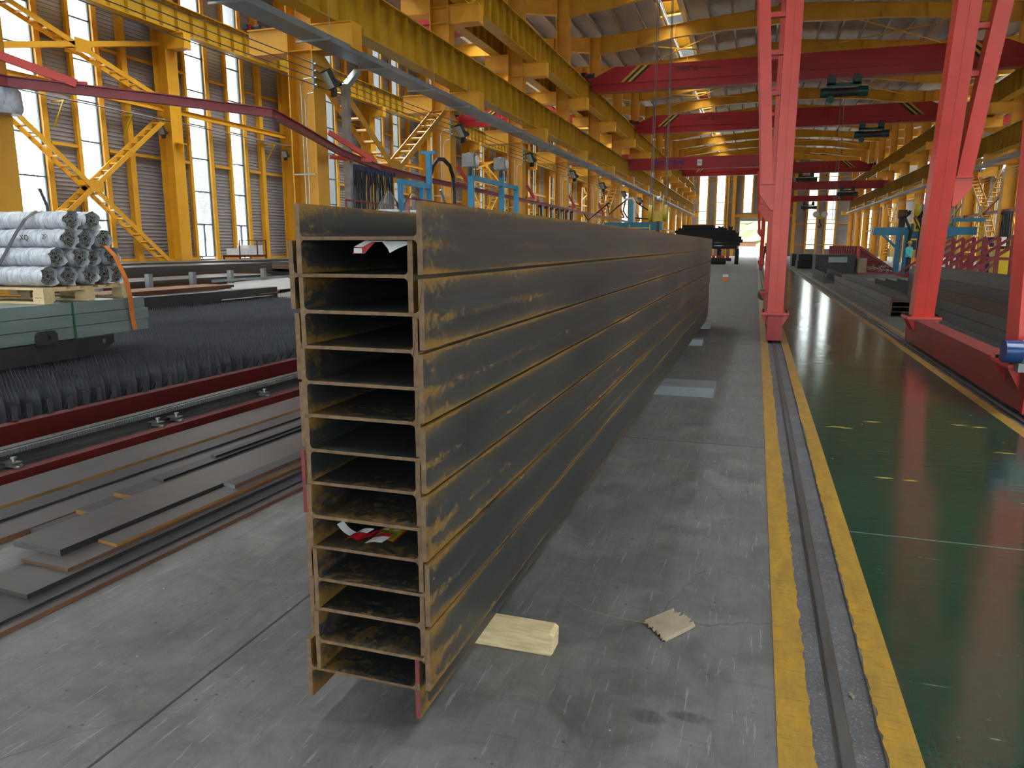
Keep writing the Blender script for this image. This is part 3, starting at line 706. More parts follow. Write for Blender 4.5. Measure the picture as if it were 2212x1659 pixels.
# dunnage
o = MB().prism([(-1.22,.0),(-.662,.0),(-.652,.012),(-.650,.085),(-.665,.097),(-1.22,.099)], lambda u,v,h: (u, h, v), 2.515, 2.602).build('timber_block', M['timber'], bevel=.004)
for v in o.data.vertices: pass
tag(o, 'pale squared timber bearer sticking out under the near end of the stack', 'timber')
for (y, x1, lab) in ((7.76, -.33, 'grey steel channel bearer lying under the middle of the stack'), (11.85, -.72, 'short grey steel bearer under the far part of the stack'), (14.3, -.74, 'last steel bearer under the far end of the stack')):
    w = .46 if y < 8 else .3
    o = MB().box(-1.6, x1, y, y+w, .0, .012).box(-1.6, x1, y, y+.012, .012, .098).box(-1.6, x1, y+w-.012, y+w, .012, .098).box(-1.6, x1-.0, y+.012, y+w-.012, .086, .098)
    tag(o.build('steel_bearer', M['galvdull']), lab, 'steel bearer')
# torn corrugated cardboard on the floor
def cardboard():
    m = MB(); A = Vector((-.361, 2.887)); B = Vector((-.255, 2.756)); C = Vector((-.150, 2.915)); D = Vector((-.262, 3.013)); n = 26; rnd = random.Random(5); v = []
    for i in range(n+1):
        t = i/n; p = A.lerp(B, t); q = D.lerp(C, t); j0 = (rnd.random()-.5)*.018; j1 = (rnd.random()-.5)*.03; dd = (q-p).normalized(); p = p+dd*j0; q = q+dd*j1
        z = .006 + .008*(i % 2) + .010*math.sin(t*3.1)*.5
        v += [(p.x, p.y, z), (q.x, q.y, z+.003), (p.x, p.y, z-.0055), (q.x, q.y, z-.0045)]
    f = []
    for i in range(n): k = 4*i; f += [(k, k+4, k+5, k+1), (k+2, k+3, k+7, k+6), (k, k+2, k+6, k+4), (k+1, k+5, k+7, k+3)]
    return m.add(v, f).build('cardboard_scrap', M['cardboard'])
tag(cardboard(), 'torn piece of corrugated cardboard on the concrete floor', 'cardboard')
o = MB().tube([(-.80,3.10,.002),(-.72,2.99,.002),(-.62,2.92,.003),(-.5,2.895,.003),(-.345,2.876,.006)], .0009, 5).build('thin_wire', M['cardboard']); tag(o, 'thin bent wire lying between the timber and the cardboard', 'wire')
o = MB().tube([(.405, 2.62, -.006), (.413, 2.60, -.006)], .006, 8).build('cigarette_butt', M['cardboard']); tag(o, 'tiny brown cigarette butt in the rail trench', 'cigarette butt')

# ------------------------------------------------------------------ steel plates and strips on the floor at left
SA = .052
def sl(x, y, z): return (x + SA*(y-3.0), y, z)
def slab(x0, x1, y0, y1, z0, t, mat, edge, lab, end='platecut', nm='steel_strip', sag=0):
    m = MB(); vs = [sl(x0,y0,z0), sl(x1,y0-.02,z0), sl(x1,y1,z0), sl(x0,y1,z0), sl(x0,y0,z0+t), sl(x1,y0-.02,z0+t), sl(x1,y1,z0+t), sl(x0,y1,z0+t)]
    m.add(vs, [(0,3,2,1),(4,5,6,7)]); m.mi = 1; m.add(vs, [(1,2,6,5),(3,0,4,7)]); m.mi = 2; m.add(vs, [(0,1,5,4),(2,3,7,6)])
    return tag(m.build(nm, [M[mat], M[edge], M[end]]), lab, 'steel plate')
slab(-3.30, -2.74, -1.5, 14, .001, .022, 'plate', 'plateedge', 'widest bottom steel plate with a rusty edge, nearest the open floor')
slab(-3.15, -2.80, -1.2, 13, .023, .012, 'dark', 'dark', 'dark steel strip lying on the widest bottom plate')
slab(-3.17, -2.89, 2.22, 12, .035, .020, 'plate', 'dark', 'brown steel strip whose cut end lies lowest and nearest the camera', end='plate')
slab(-3.24, -2.93, 2.45, 12, .055, .016, 'plate', 'plateedge', 'thin brown strip between the thick top strip and the lowest one', end='plateedge')
slab(-3.07, -2.93, 2.72, 11.5, .071, .016, 'plate', 'plateorange', 'narrow strip with an orange rusty end beside the thick top strip', end='plateorange')
slab(-3.42, -3.09, 2.55, 12.5, .071, .032, 'plate', 'dark', 'thick grey steel strip lying on top with a bright sawn end')
slab(-3.08, -2.98, 3.62, 11, .087, .022, 'dark', 'plateedge', 'short square-ended bar starting on top of the strips', end='galv')
slab(-3.66, -3.33, 2.82, 12, .001, .030, 'dark', 'plateorange', 'dark plate with a rough blue-grey torch-cut end', end='platecut')
slab(-3.64, -3.37, 3.08, 12, .031, .026, 'dark', 'dark', 'dark plate with an orange end behind the torch-cut one', end='plateorange')
slab(-3.62, -3.42, 3.32, 12, .057, .028, 'dark', 'black', 'dark plate with an orange end, farther back in the stepped pile', end='plateorange')
slab(-3.61, -3.50, 3.60, 12, .085, .014, 'dark', 'black', 'narrow dark strip on top of the stepped pile')
slab(-3.60, -3.54, 4.10, 12, .099, .014, 'dark', 'black', 'narrowest dark bar on top of the stepped pile')
slab(-3.98, -3.67, -1.0, 14, .001, .034, 'plate', 'plateedge', 'long brown plate with a dark red edge, in front of the rear plate')
slab(-4.06, -3.90, 2.55, 13, .036, .014, 'dark', 'dark', 'dark blue strip lying between the two long brown plates')
slab(-4.47, -4.10, -1.0, 14, .012, .044, 'plate', 'plateorange', 'long pale brown plate with an orange edge beside the cutting table')
slab(-4.47, -4.16, -1.0, 14, .001, .010, 'dark', 'dark', 'thin dark plate packed under the pale brown plate beside the table')
for (x, y, s, mt, lb) in ((-3.84, 2.72, .04, 'paper', 'crumpled scrap of white paper in front of the torch-cut plate'), (-3.66, 2.86, .02, 'paper', 'small pale chip lying beside the torch-cut plate')):
    o = MB().add([(x,y,.004),(x+s,y-.01,.012),(x+s*1.2,y+s*.7,.030),(x+s*.2,y+s*.8,.022),(x,y,.002),(x+s,y-.01,.010),(x+s*1.2,y+s*.7,.028),(x+s*.2,y+s*.8,.020)], [(0,1,2,3),(7,6,5,4),(0,4,5,1),(1,5,6,2),(2,6,7,3),(3,7,4,0)])
    tag(o.build('paper_scrap', M[mt]), lb, 'scrap')

# ------------------------------------------------------------------ cutting table with saw-tooth slats
ct = empty('cutting_table', (-4.52, 3.3, 0), -.042); tag(ct, 'long low cutting table with saw-tooth slats and dark red side beams', 'cutting table')
Ls, Le = -4.5, 10.6
MB().box(-.02, 0, Ls, Le, 0, .092).box(-.10, -.02, Ls, Le, .075, .092).build('red_side_beam', M['darkred'], ct)
MB().box(-.50, -.10, Ls, Le, .06, .085).build('grey_base_plate', M['dark'], ct)
m = MB()
for x0, x1, z0, z1 in ((-.30,-.18,.085,.097), (-.255,-.225,.097,.165), (-.285,-.205,.165,.205)): m.box(x0, x1, Ls, Le, z0, z1)
m.build('guide_rail', M['railsteel'], ct)
rk = MB(); y = Ls; rk.box(-.203, -.190, Ls, Le, .165, .198)
while y < Le:
    if y > -1.5 and y < 7: rk.box(-.190, -.178, y, y+.011, .165, .198)
    y += .022
rk.build('toothed_rack', M['galv'], ct)
MB().box(-.52, -.50, Ls, Le, .0, .285).box(-.60, -.52, Ls, Le, .265, .285).build('red_top_beam', M['darkred'], ct)
for yy in (.20, 1.42, 1.62, 2.75, 3.9, 5.1):
    c = MB(); c.cbox(-.12, yy, .105, .10, .05, .02).cbox(-.145, yy, .125, .12, .07, .008).tube([(-.12,yy,.10),(-.12,yy,.16)], .012, 6).tube([(-.12,yy,.150),(-.12,yy,.162)], .02, 6).tube([(-.085,yy-.02,.098),(-.04,yy-.02,.098)], .014, 8)
    c.build('rail_clamp', M['alu'], ct)
MB().box(-6.0, -.60, Ls, Le, .01, .05).build('table_bed', M['black'], ct)
MB().box(-6.05, -6.0, Ls, Le, .0, .64).box(-6.25, -6.05, Ls, Le, .62, .64).build('far_side_beam', M['dark'], ct)
# one slat: saw-tooth sheet with a folded end bracket
def slat_mesh():
    m = MB(); L = 5.2; p = .052; n = int(L/p); th = .005
    top = []
    for i in range(n):
        a = -i*p; top += [(a, .385), (a-p*.45, .452), (a-p*.50, .456), (a-p*.55, .452)]
    top.append((-n*p, .375))
    vs = []; fs = []
    for h in (-th/2, th/2):
        for (a, z) in top: vs += [(a-.69, h, z), (a-.69, h, .05)]
    K = len(top)
    for i in range(K-1):
        a = 2*i; fs += [(a, a+1, a+3, a+2), (2*K+a, 2*K+a+2, 2*K+a+3, 2*K+a+1), (a, a+2, 2*K+a+2, 2*K+a)]
    fs.append((0, 2*K, 2*K+1, 1)); m.add(vs, fs)
    # end bracket: post plus slanted blade
    m.box(-.585, -.578, -.03, .012, .285, .395).add([(-.66,-.012,.285),(-.654,-.012,.285),(-.585,-.012,.388),(-.585,-.012,.395),(-.66,-.012,.292),(-.66,.012,.285),(-.654,.012,.285),(-.585,.012,.388),(-.585,.012,.395),(-.66,.012,.292)],
        [(0,1,2,3,4),(9,8,7,6,5),(0,5,6,1),(1,6,7,2),(2,7,8,3),(3,8,9,4),(4,9,5,0)])
    m.box(-.60, -.578, -.03, .012, .285, .291)
    return m.build('slat', M['slat'], ct)
s0 = slat_mesh(); s0.location = (0, -.95, 0); rnd = random.Random(11); k = 1
while k < 75:
    c = s0.copy(); COL.objects.link(c); c.parent = ct; c.location = (rnd.uniform(-.03, .012), -.95 + .151*k + rnd.uniform(-.012, .012), rnd.uniform(-.012, .006)); c.rotation_euler = (0, 0, rnd.uniform(-.004, .004)); k += 1

# ------------------------------------------------------------------ load on the table: lifting beam, tubes, pallet, rolls
lb = empty('lifting_beam', (-6.31, 4.0, .458)); tag(lb, 'dark steel beam with lifting holes resting on the table slats under the tubes', 'steel beam')
def disc_hole_plate(mb, poly, hc, hr, f, h0, h1, n=20):
    """convex polygon plate with one round hole"""
    import itertools
    cx, cy = hc; ring = [(cx+hr*math.cos(2*math.pi*k/n), cy+hr*math.sin(2*math.pi*k/n)) for k in range(n)]
    def ray(a):
        dx, dy = math.cos(a), math.sin(a); best = None
        for (x1, y1), (x2, y2) in zip(poly, poly[1:]+poly[:1]):
            den = dx*(y2-y1) - dy*(x2-x1)
            if abs(den) < 1e-9: continue
            t = ((x1-cx)*(y2-y1) - (y1-cy)*(x2-x1))/den; s = ((x1-cx)*dy - (y1-cy)*dx)/den
            if t > 0 and -1e-6 <= s <= 1+1e-6 and (best is None or t < best): best = t
        return (cx+dx*best, cy+dy*best)
    angs = sorted(set([2*math.pi*k/n for k in range(n)] + [math.atan2(y-cy, x-cx) % (2*math.pi) for x, y in poly]))
    outer = [ray(a) for a in angs]; inner = [(cx+hr*math.cos(a), cy+hr*math.sin(a)) for a in angs]; K = len(angs)
    vs = [f(*p, h0) for p in inner] + [f(*p, h0) for p in outer] + [f(*p, h1) for p in inner] + [f(*p, h1) for p in outer]; fs = []
    for i in range(K):
        j = (i+1) % K; fs += [(i, j, K+j, K+i), (2*K+i, 3*K+i, 3*K+j, 2*K+j), (K+i, K+j, 3*K+j, 3*K+i), (i, 2*K+i, 2*K+j, j)]
    mb.add(vs, fs)
for xx in (0, -.55):
    m = MB(); m.prism([(-1.5,0),(1.62,0),(1.62,.185),(-1.5,.185)], YZ, xx-.012, xx)
    disc_hole_plate(m, [(1.62,0),(1.80,0),(2.02,.10),(2.02,.185),(1.62,.185)], (1.90,.125), .028, YZ, xx-.012, xx)
    m.build('web_plate', M['dark'], lb)
MB().box(-.55, -.012, -1.5, 1.6, .0, .012).box(-.55, -.012, -1.5, 1.6, .173, .185).build('flange_plate', M['dark'], lb)
m = MB(); disc_hole_plate(m, [(1.12,.17),(1.33,.17),(1.33,.27),(1.30,.30),(1.15,.30),(1.12,.27)], (1.23,.235), .030, YZ, .009, .044); m.build('lifting_lug', M['dark'], lb)
# tubes: three tiers, eight wide
TX = -6.30
tiers = [('bottom', .652), ('middle', .770), ('top', .888)]
rnd = random.Random(2)
for ti, (nm, z) in enumerate(tiers):
    for c in range(7):
        ln = [6.50, 6.50, 6.46][ti] + rnd.uniform(-.02, .02); x1 = TX - c*.153 - (.006 if ti == 0 else 0); x0 = x1-.148; t = .006; y0 = 2.4
        if c == 0: ln = [6.49, 6.50, 6.455][ti]
        m = MB().box(x0, x1, y0, ln, z, z+t).box(x0, x1, y0, ln, z+.112-t, z+.112).box(x0, x0+t, y0, ln, z+t, z+.112-t).box(x1-t, x1, y0, ln, z+t, z+.112-t)
        pos = ['facing the camera', 'just behind the front one'] + ['%s behind the front one' % w for w in ('second', 'third', 'fourth', 'fifth', 'sixth')]
        tag(m.build('galvanised_tube', M['tubegalv']), 'grey-green rectangular steel tube in the %s tier of the bundle, %s' % (nm, pos[c]), 'steel tube', 'tubes under the pallet')
bw = 7*.153
def strap(name, pts, w, th, mat, lab, axis=(0, 1, 0)):
    A = Vector(axis)*w/2; m = MB(); P = [Vector(p) for p in pts]; n = len(P); vs = []
    for i, p in enumerate(P):
        d = (P[min(i+1, n-1)]-P[max(i-1, 0)]).normalized(); nn = d.cross(Vector(axis)).normalized()*th/2
        vs += [p-A-nn, p+A-nn, p+A+nn, p-A+nn]
    fs = [(0,3,2,1), (4*n-4, 4*n-3, 4*n-2, 4*n-1)]
    for i in range(n-1):
        k = 4*i
        for a in range(4): fs.append((k+a, k+(a+1) % 4, k+4+(a+1) % 4, k+4+a))
    m.add(vs, fs); return tag(m.build(name, M[mat]), lab, 'strap')
strap('binding_strap', [(TX+.006,5.55,.645),(TX+.006,5.55,1.006),(TX-bw-.004,5.55,1.006)], .022, .003, 'greenstrap', 'dark green strap around the galvanised tubes')
# pallet
RZ = .03   # small turn of the whole load
def L2W(u, v): return (-6.315 - 0 + u*math.cos(RZ) - v*math.sin(RZ), 5.27 + u*math.sin(RZ) + v*math.cos(RZ))
PZ0 = 1.003
pa = empty('wooden_pallet', (*L2W(0, 0), PZ0), RZ); tag(pa, 'pale wooden pallet between the tubes and the wrapped rolls', 'pallet')
pw, pl = 1.55, 1.06  # u extends to -X, v to +Y
for k, v in enumerate((0, pl/2-.05, pl-.10)): MB().box(-pw, 0, v, v+.10, 0, .020).build('bottom_board', M['wood'], pa)
for u in (-.13, -pw/2-.06, -pw):
    for v in (0, pl/2-.06, pl-.12): MB().box(u, u+.13, v, v+.12, .020, .112).build('block', M['wood'], pa)
for u in (-.12, -pw/2-.05, -pw): MB().box(u, u+.12, 0, pl, .112, .130).build('stringer_board', M['wood'], pa)
for k in range(7): MB().box(-pw, 0, k*(pl-.10)/6, k*(pl-.10)/6+.10, .130, .150).build('top_board', M['wood'], pa)
m = MB()
for i in range(4): m.box(.0003-.12+0, .001-.12, 0, 0, 0, 0) if False else m.box(-.10+i*.018, -.092+i*.018, -.0012, -.0002, .055, .064)
m.build('stamped_mark', M['dark'], pa)
# wrapped rolls
def roll_proto():
    r = .092; L = 1.75; n = 28; rnd = random.Random(4); m = MB(); vs = []; fs = []; N = 30
    for i in range(N+1):
        x = .03 - (L+.03)*i/N
        for k in range(n):
            a = 2*math.pi*k/n; rr = r + .0035*math.sin(x*57+3*math.sin(a*2)) + .003*math.sin(a*7+x*23) + rnd.uniform(-.0018, .0018)
            ex = 0
            if i == 0: rr = r + .004*math.sin(a*3) + rnd.uniform(0, .006); ex = .014*math.sin(a*5+1) + rnd.uniform(-.012, .012)
            vs.append((x+ex, rr*math.cos(a), rr*math.sin(a)))
    for i in range(N):
        for k in range(n): fs.append((i*n+k, (i+1)*n+k, (i+1)*n+(k+1) % n, i*n+(k+1) % n))
    # inner lip, so the wrap shows thickness
    b = len(vs)
    for k in range(n):
        a = 2*math.pi*k/n; vs.append((-.02, (r-.008)*math.cos(a), (r-.008)*math.sin(a)))
    for k in range(n): fs.append((k, (k+1) % n, b+(k+1) % n, b+k))
    fs.append(tuple(N*n+k for k in reversed(range(n))))
    e = empty('wrapped_roll'); m.add(vs, fs).build('plastic_wrap', M['rollwrap'], e, smooth=True)
    c = MB(); r2 = .084
    # casting: rim, plate, hub, six bosses and tubes
    c.tube([(-.03,0,0),(-.006,0,0)], r2, 24); c.build('end_casting', M['alu'], e, smooth=True)
    c = MB()
    for k in range(5):
        a = k*2*math.pi/5 + .4; p = Vector((0, math.cos(a), math.sin(a)))
        c.tube([Vector((-.006,0,0))+p*.058, Vector((.012,0,0))+p*.058], [.019, .016], 10)
        c.bar(Vector((-.002,0,0))+p*.018, Vector((.004,0,0))+p*.078, .010, .016, (1, 0, 0))
    for k in range(5):
        a = k*2*math.pi/5 + 1.03; p = Vector((0, math.cos(a), math.sin(a))); c.tube([Vector((-.006,0,0))+p*.045, Vector((.016,0,0))+p*.045], .008, 8)
    c.tube([(-.006,0,0),(.008,0,0)], [.034, .026], 14)
    c.build('ribs_and_bosses', M['alu'], e, smooth=True)
    MB().cbox(.0085, .004, -.002, .006, .026, .030).build('square_bore', M['black'], e)
    c = MB()
    for k in range(5):
        a = k*2*math.pi/5 + .4; p = Vector((0, math.cos(a), math.sin(a))); c.tube([Vector((.0115,0,0))+p*.058, Vector((.013,0,0))+p*.058], .008, 8)
    c.build('bolt_holes', M['black'], e)
    return e
proto = roll_proto(); rows = [(5, .56-.40), (4, .16+.10), (3, .26+.10), (2, .36+.06)]
rp = .206; zc = PZ0 + .150 + .103; first = True
names_r = ['bottom row', 'second row', 'third row', 'top row']; pos = ['leftmost', 'second from the left', 'third from the left', 'fourth from the left', 'rightmost']
for ri, cnt in enumerate((5, 4, 3, 2)):
    for k in range(cnt):
        v = .125 + (k + ri*.5)*rp; u = -.02 + rnd.uniform(-.05, .03); z = zc + ri*.176
        o = proto if first else copy_tree(proto); first = False
        wx, wy = L2W(u, v); o.location = (wx, wy, z); o.rotation_euler = (rnd.uniform(0, 6.28), 0, RZ)
        pp = 'leftmost' if k == 0 else ('rightmost' if k == cnt-1 else ['', 'second from the left', 'middle' if cnt == 5 else 'third from the left', 'fourth from the left'][k])
        tag(o, 'plastic-wrapped roller, %s of the %s on the pallet' % (pp, names_r[ri]), 'roller', 'wrapped rollers on the pallet')
def W3(u, v, z): x, y = L2W(u, v); return (x, y, z)
strap('binding_strap', [W3(-.62,-.006,1.06),W3(-.62,.005,1.24),W3(-.60,.06,1.33),W3(-.55,.13,1.48),W3(-.48,.20,1.66),W3(-.42,.27,1.80),W3(-.42,.40,1.884),W3(-.42,.62,1.884)], .045, .004, 'strapblack', 'wide black strap drawn over the wrapped rollers', axis=(math.cos(RZ), math.sin(RZ), 0))
strap('lifting_sling', [(-6.45,5.98,1.55),(-6.30,6.02,1.54),(-6.235,6.06,1.44),(-6.20,6.13,1.22),(-6.22,6.19,1.02),(-6.272,6.25,.80),(-6.275,6.27,.665)], .055, .008, 'orange', 'orange webbing sling hanging from the rollers over the tubes')
strap('binding_strap', [W3(-.6,.70,1.78),W3(-.61,.70,1.95),W3(-.66,.68,2.12)], .04, .004, 'strapblack', 'short black strap end sticking up above the rollers', axis=(math.cos(RZ), math.sin(RZ), 0))

# wall behind the camera, with its own windows and a gate standing open
rw = MB(); p = XL; rwin = [(-18,-16.5),(-14,-12.5),(-7,-5.5),(-4,-2.5),(9,10.5),(15,16.5),(19,20.5)]
for a, c in rwin + [(XR, XR)]:
    for q0, q1, z0 in ((p, min(a, 1.5), 0), (max(p, 1.5), min(a, 6.5), 5.5), (max(p, 6.5), a, 0)):
        if q1 > q0: corr(rw, 'X', Y0, 1, q0, q1, z0, ZT+.6)
    if c < XR: corr(rw, 'X', Y0, 1, a, c, 0, 1.1); corr(rw, 'X', Y0, 1, a, c, 12.4, ZT+.6)
    p = c
rw = struct(rw.build('wall_rear', M['panelfar']))
for a, c in rwin:
    wcount += 1; fo = MB().box(a, a+.05, Y0-.03, Y0+.05, 1.1, 12.4).box(c-.05, c, Y0-.03, Y0+.05, 1.1, 12.4).box(a, c, Y0-.03, Y0+.05, 1.06, 1.1); fo = struct(fo.build('window_%d' % wcount, M['frame']))
    MB().box(a+.03, c-.03, Y0, Y0+.006, 1.1, 12.4).build('pane', M['glass'], fo)

# ------------------------------------------------------------------ cranes
def text(s_, loc, size, mat, parent, rot=(R(90), 0, 0), name='lettering', ext=.004, sx=1):
    c = bpy.data.curves.new(name, 'FONT'); c.body = s_; c.size = size; c.extrude = ext; c.align_x = 'CENTER'; c.align_y = 'CENTER'; c.materials.append(mat)
    t = bpy.data.objects.new(name, c); COL.objects.link(t); bpy.context.view_layer.update()
    me = bpy.data.meshes.new_from_object(t.evaluated_get(bpy.context.evaluated_depsgraph_get())); bpy.data.objects.remove(t)
    o = bpy.data.objects.new(name, me); COL.objects.link(o); o.location = loc; o.rotation_euler = rot; o.parent = parent; o.scale = (sx, 1, 1)
    return o
def hoist(lab, x, y, z, s=1.0, ropes=0, drop=0):
    """green wire rope hoist hanging below a girder at height z"""
    o = empty('rope_hoist', (x, y, z)); o.scale = (s, s, s); tag(o, lab, 'hoist')
    G = M['hoistgreen']
    MB().tube([(-.62,-.1,-.62),(.62,-.1,-.62)], .20, 16).build('rope_drum', M['dark'], o, smooth=True)
    MB().tube([(.62,-.1,-.62),(1.05,-.1,-.62)], .24, 16).build('motor', G, o, smooth=True)
    MB().tube([(-1.0,-.1,-.62),(-.62,-.1,-.62)], .22, 16).build('gear_case', G, o, smooth=True)
    MB().tube([(-.55,-.28,-.95),(-.55,.1,-.95)], .18, 14).build('trolley_motor', G, o, smooth=True)
    MB().box(-.75, .75, -.20, .05, -.36, -.22).build('frame_beam', G, o)
    for xx in (-.55, .55):
        MB().tube([(xx,-.26,-.02),(xx,-.20,-.02)], .20, 16).build('trolley_wheel', G, o, smooth=True)
        MB().box(xx-.18, xx+.18, -.20, -.16, -.30, .04).build('side_plate', G, o)
    if ropes:
        for dx in (-.08, .08): MB().tube([(dx,-.1,-.8),(dx*.6,-.1,-drop)], .012, 5).build('rope', M['ropes'], o)
    return o
def crane(y, x0, x1, zr, lab, h=1.15, w=.5, txt=None, tx=.42, stripes=True, below=.42, mat='crane_red', tsize=.52, flip=False):
    """single girder bridge crane: tapered box girder, lower runner beam, end trucks on rails at height zr"""
    o = empty('bridge_crane', (0, y, zr)); tag(o, lab, 'crane')
    L = x1 - x0; t = min(1.4, L*.12); b0 = -below
    poly = [(x0+.15, b0+.35), (x0+.35, b0), (x1-.35, b0), (x1-.15, b0+.35), (x1-.15, .18), (x1-t, h-below), (x0+t, h-below), (x0+.15, .18)]
    MB().prism(poly[::-1] if False else poly, lambda u, v, hh: (u, -hh, v), -w/2, w/2).build('box_girder', M[mat], o)
    MB().box(x0+.5, x1-.5, -w*.62, w*.62, b0-.035, b0).box(x0+.3, x1-.3, -w/2-.04, w/2+.04, b0+.36, b0+.40).build('runner_flange', M[mat], o)
    for x, sx in ((x0+.05, 1), (x1-.05, -1)):
        MB().box(x-.14, x+.14, -1.3, 1.3, .06, .34).build('end_truck', M[mat], o)
        for yy in (-1.1, 1.1): MB().tube([(x-.07, yy, .14), (x+.07, yy, .14)], .13, 16).build('wheel', M['dark'], o, smooth=True)
        MB().tube([(x+.14*sx, -1.1, .2), (x+.5*sx, -1.1, .2)], .11, 10).build('travel_motor', M['dark'], o, smooth=True)
        MB().box(x-.09, x+.09, -1.42, -1.3, .1, .3).build('buffer', M['black'], o)
        if stripes:
            for i, mm in enumerate(('stripeyellow', 'letterblack', 'stripeyellow', 'letterblack')):
                a = x + sx*(1.75 + i*.17); s_ = sx*.85
                q = [(a-.085, b0+.40), (a+.085, b0+.40), (a+.085+s_, h-below-.01), (a-.085+s_, h-below-.01)]
                MB().prism(q, lambda u, v, hh: (u, -hh, v), w/2+.002, w/2+.006).build('warning_stripe', M[mm], o)
    if txt:
        for (s_, fx, sz, mm) in txt: text(s_, (x0 + L*fx, -w/2-.003, (h-below+b0+.4)/2+.05), sz, M[mm], o)
    return o
XA, XB = -8.72, 11.28
RB = GB + GH + .05; RA = GA + GH + .05
KT = lambda f0: [('河南矿山', f0, .56, 'letterblack'), ('HENANMINING', f0+.087, .22, 'letterblack')]
crane(39.6, XA, XB, RB, 'nearest red bridge crane with black lettering on the upper runway', txt=[('河南矿山', .247, .31, 'letterblack'), ('HENANMINING', .305, .14, 'letterblack')])
crane(54.6, XA, XB, RB, 'second red bridge crane with black lettering on the upper runway', txt=[('河南矿山', .247, .31, 'letterblack'), ('HENANMINING', .305, .14, 'letterblack')])
crane(89, XA, XB, RB, 'farthest striped red bridge crane on the upper runway', txt=[('河南矿山', .247, .31, 'letterblack'), ('HENANMINING', .305, .14, 'letterblack')])
hoist('green rope hoist under the nearest red bridge crane', 3.45, 39.6, RB-.46, 1.0, 1, 6.5)
hoist('green rope hoist under the second red bridge crane', 6.6, 54.6, RB-.46, 1.0)
hoist('green rope hoist under the farthest striped bridge crane', 4.7, 89, RB-.46, 1.1)
crane(28.5, -20.15, -10.25, 10.0, 'red bridge crane over the left side bay, nearest one, with black lettering', h=1.0, txt=[('河南矿山', .38, .36, 'letterblack')], stripes=False)
crane(50, -20.15, -10.25, 10.0, 'red bridge crane over the left side bay, middle one', h=1.0, stripes=True)
crane(76, -20.15, -10.25, 10.0, 'red bridge crane over the left side bay, far one', h=1.0)
crane(60, 12.9, 24, 10.0, 'red bridge crane over the right side bay', h=1.0)

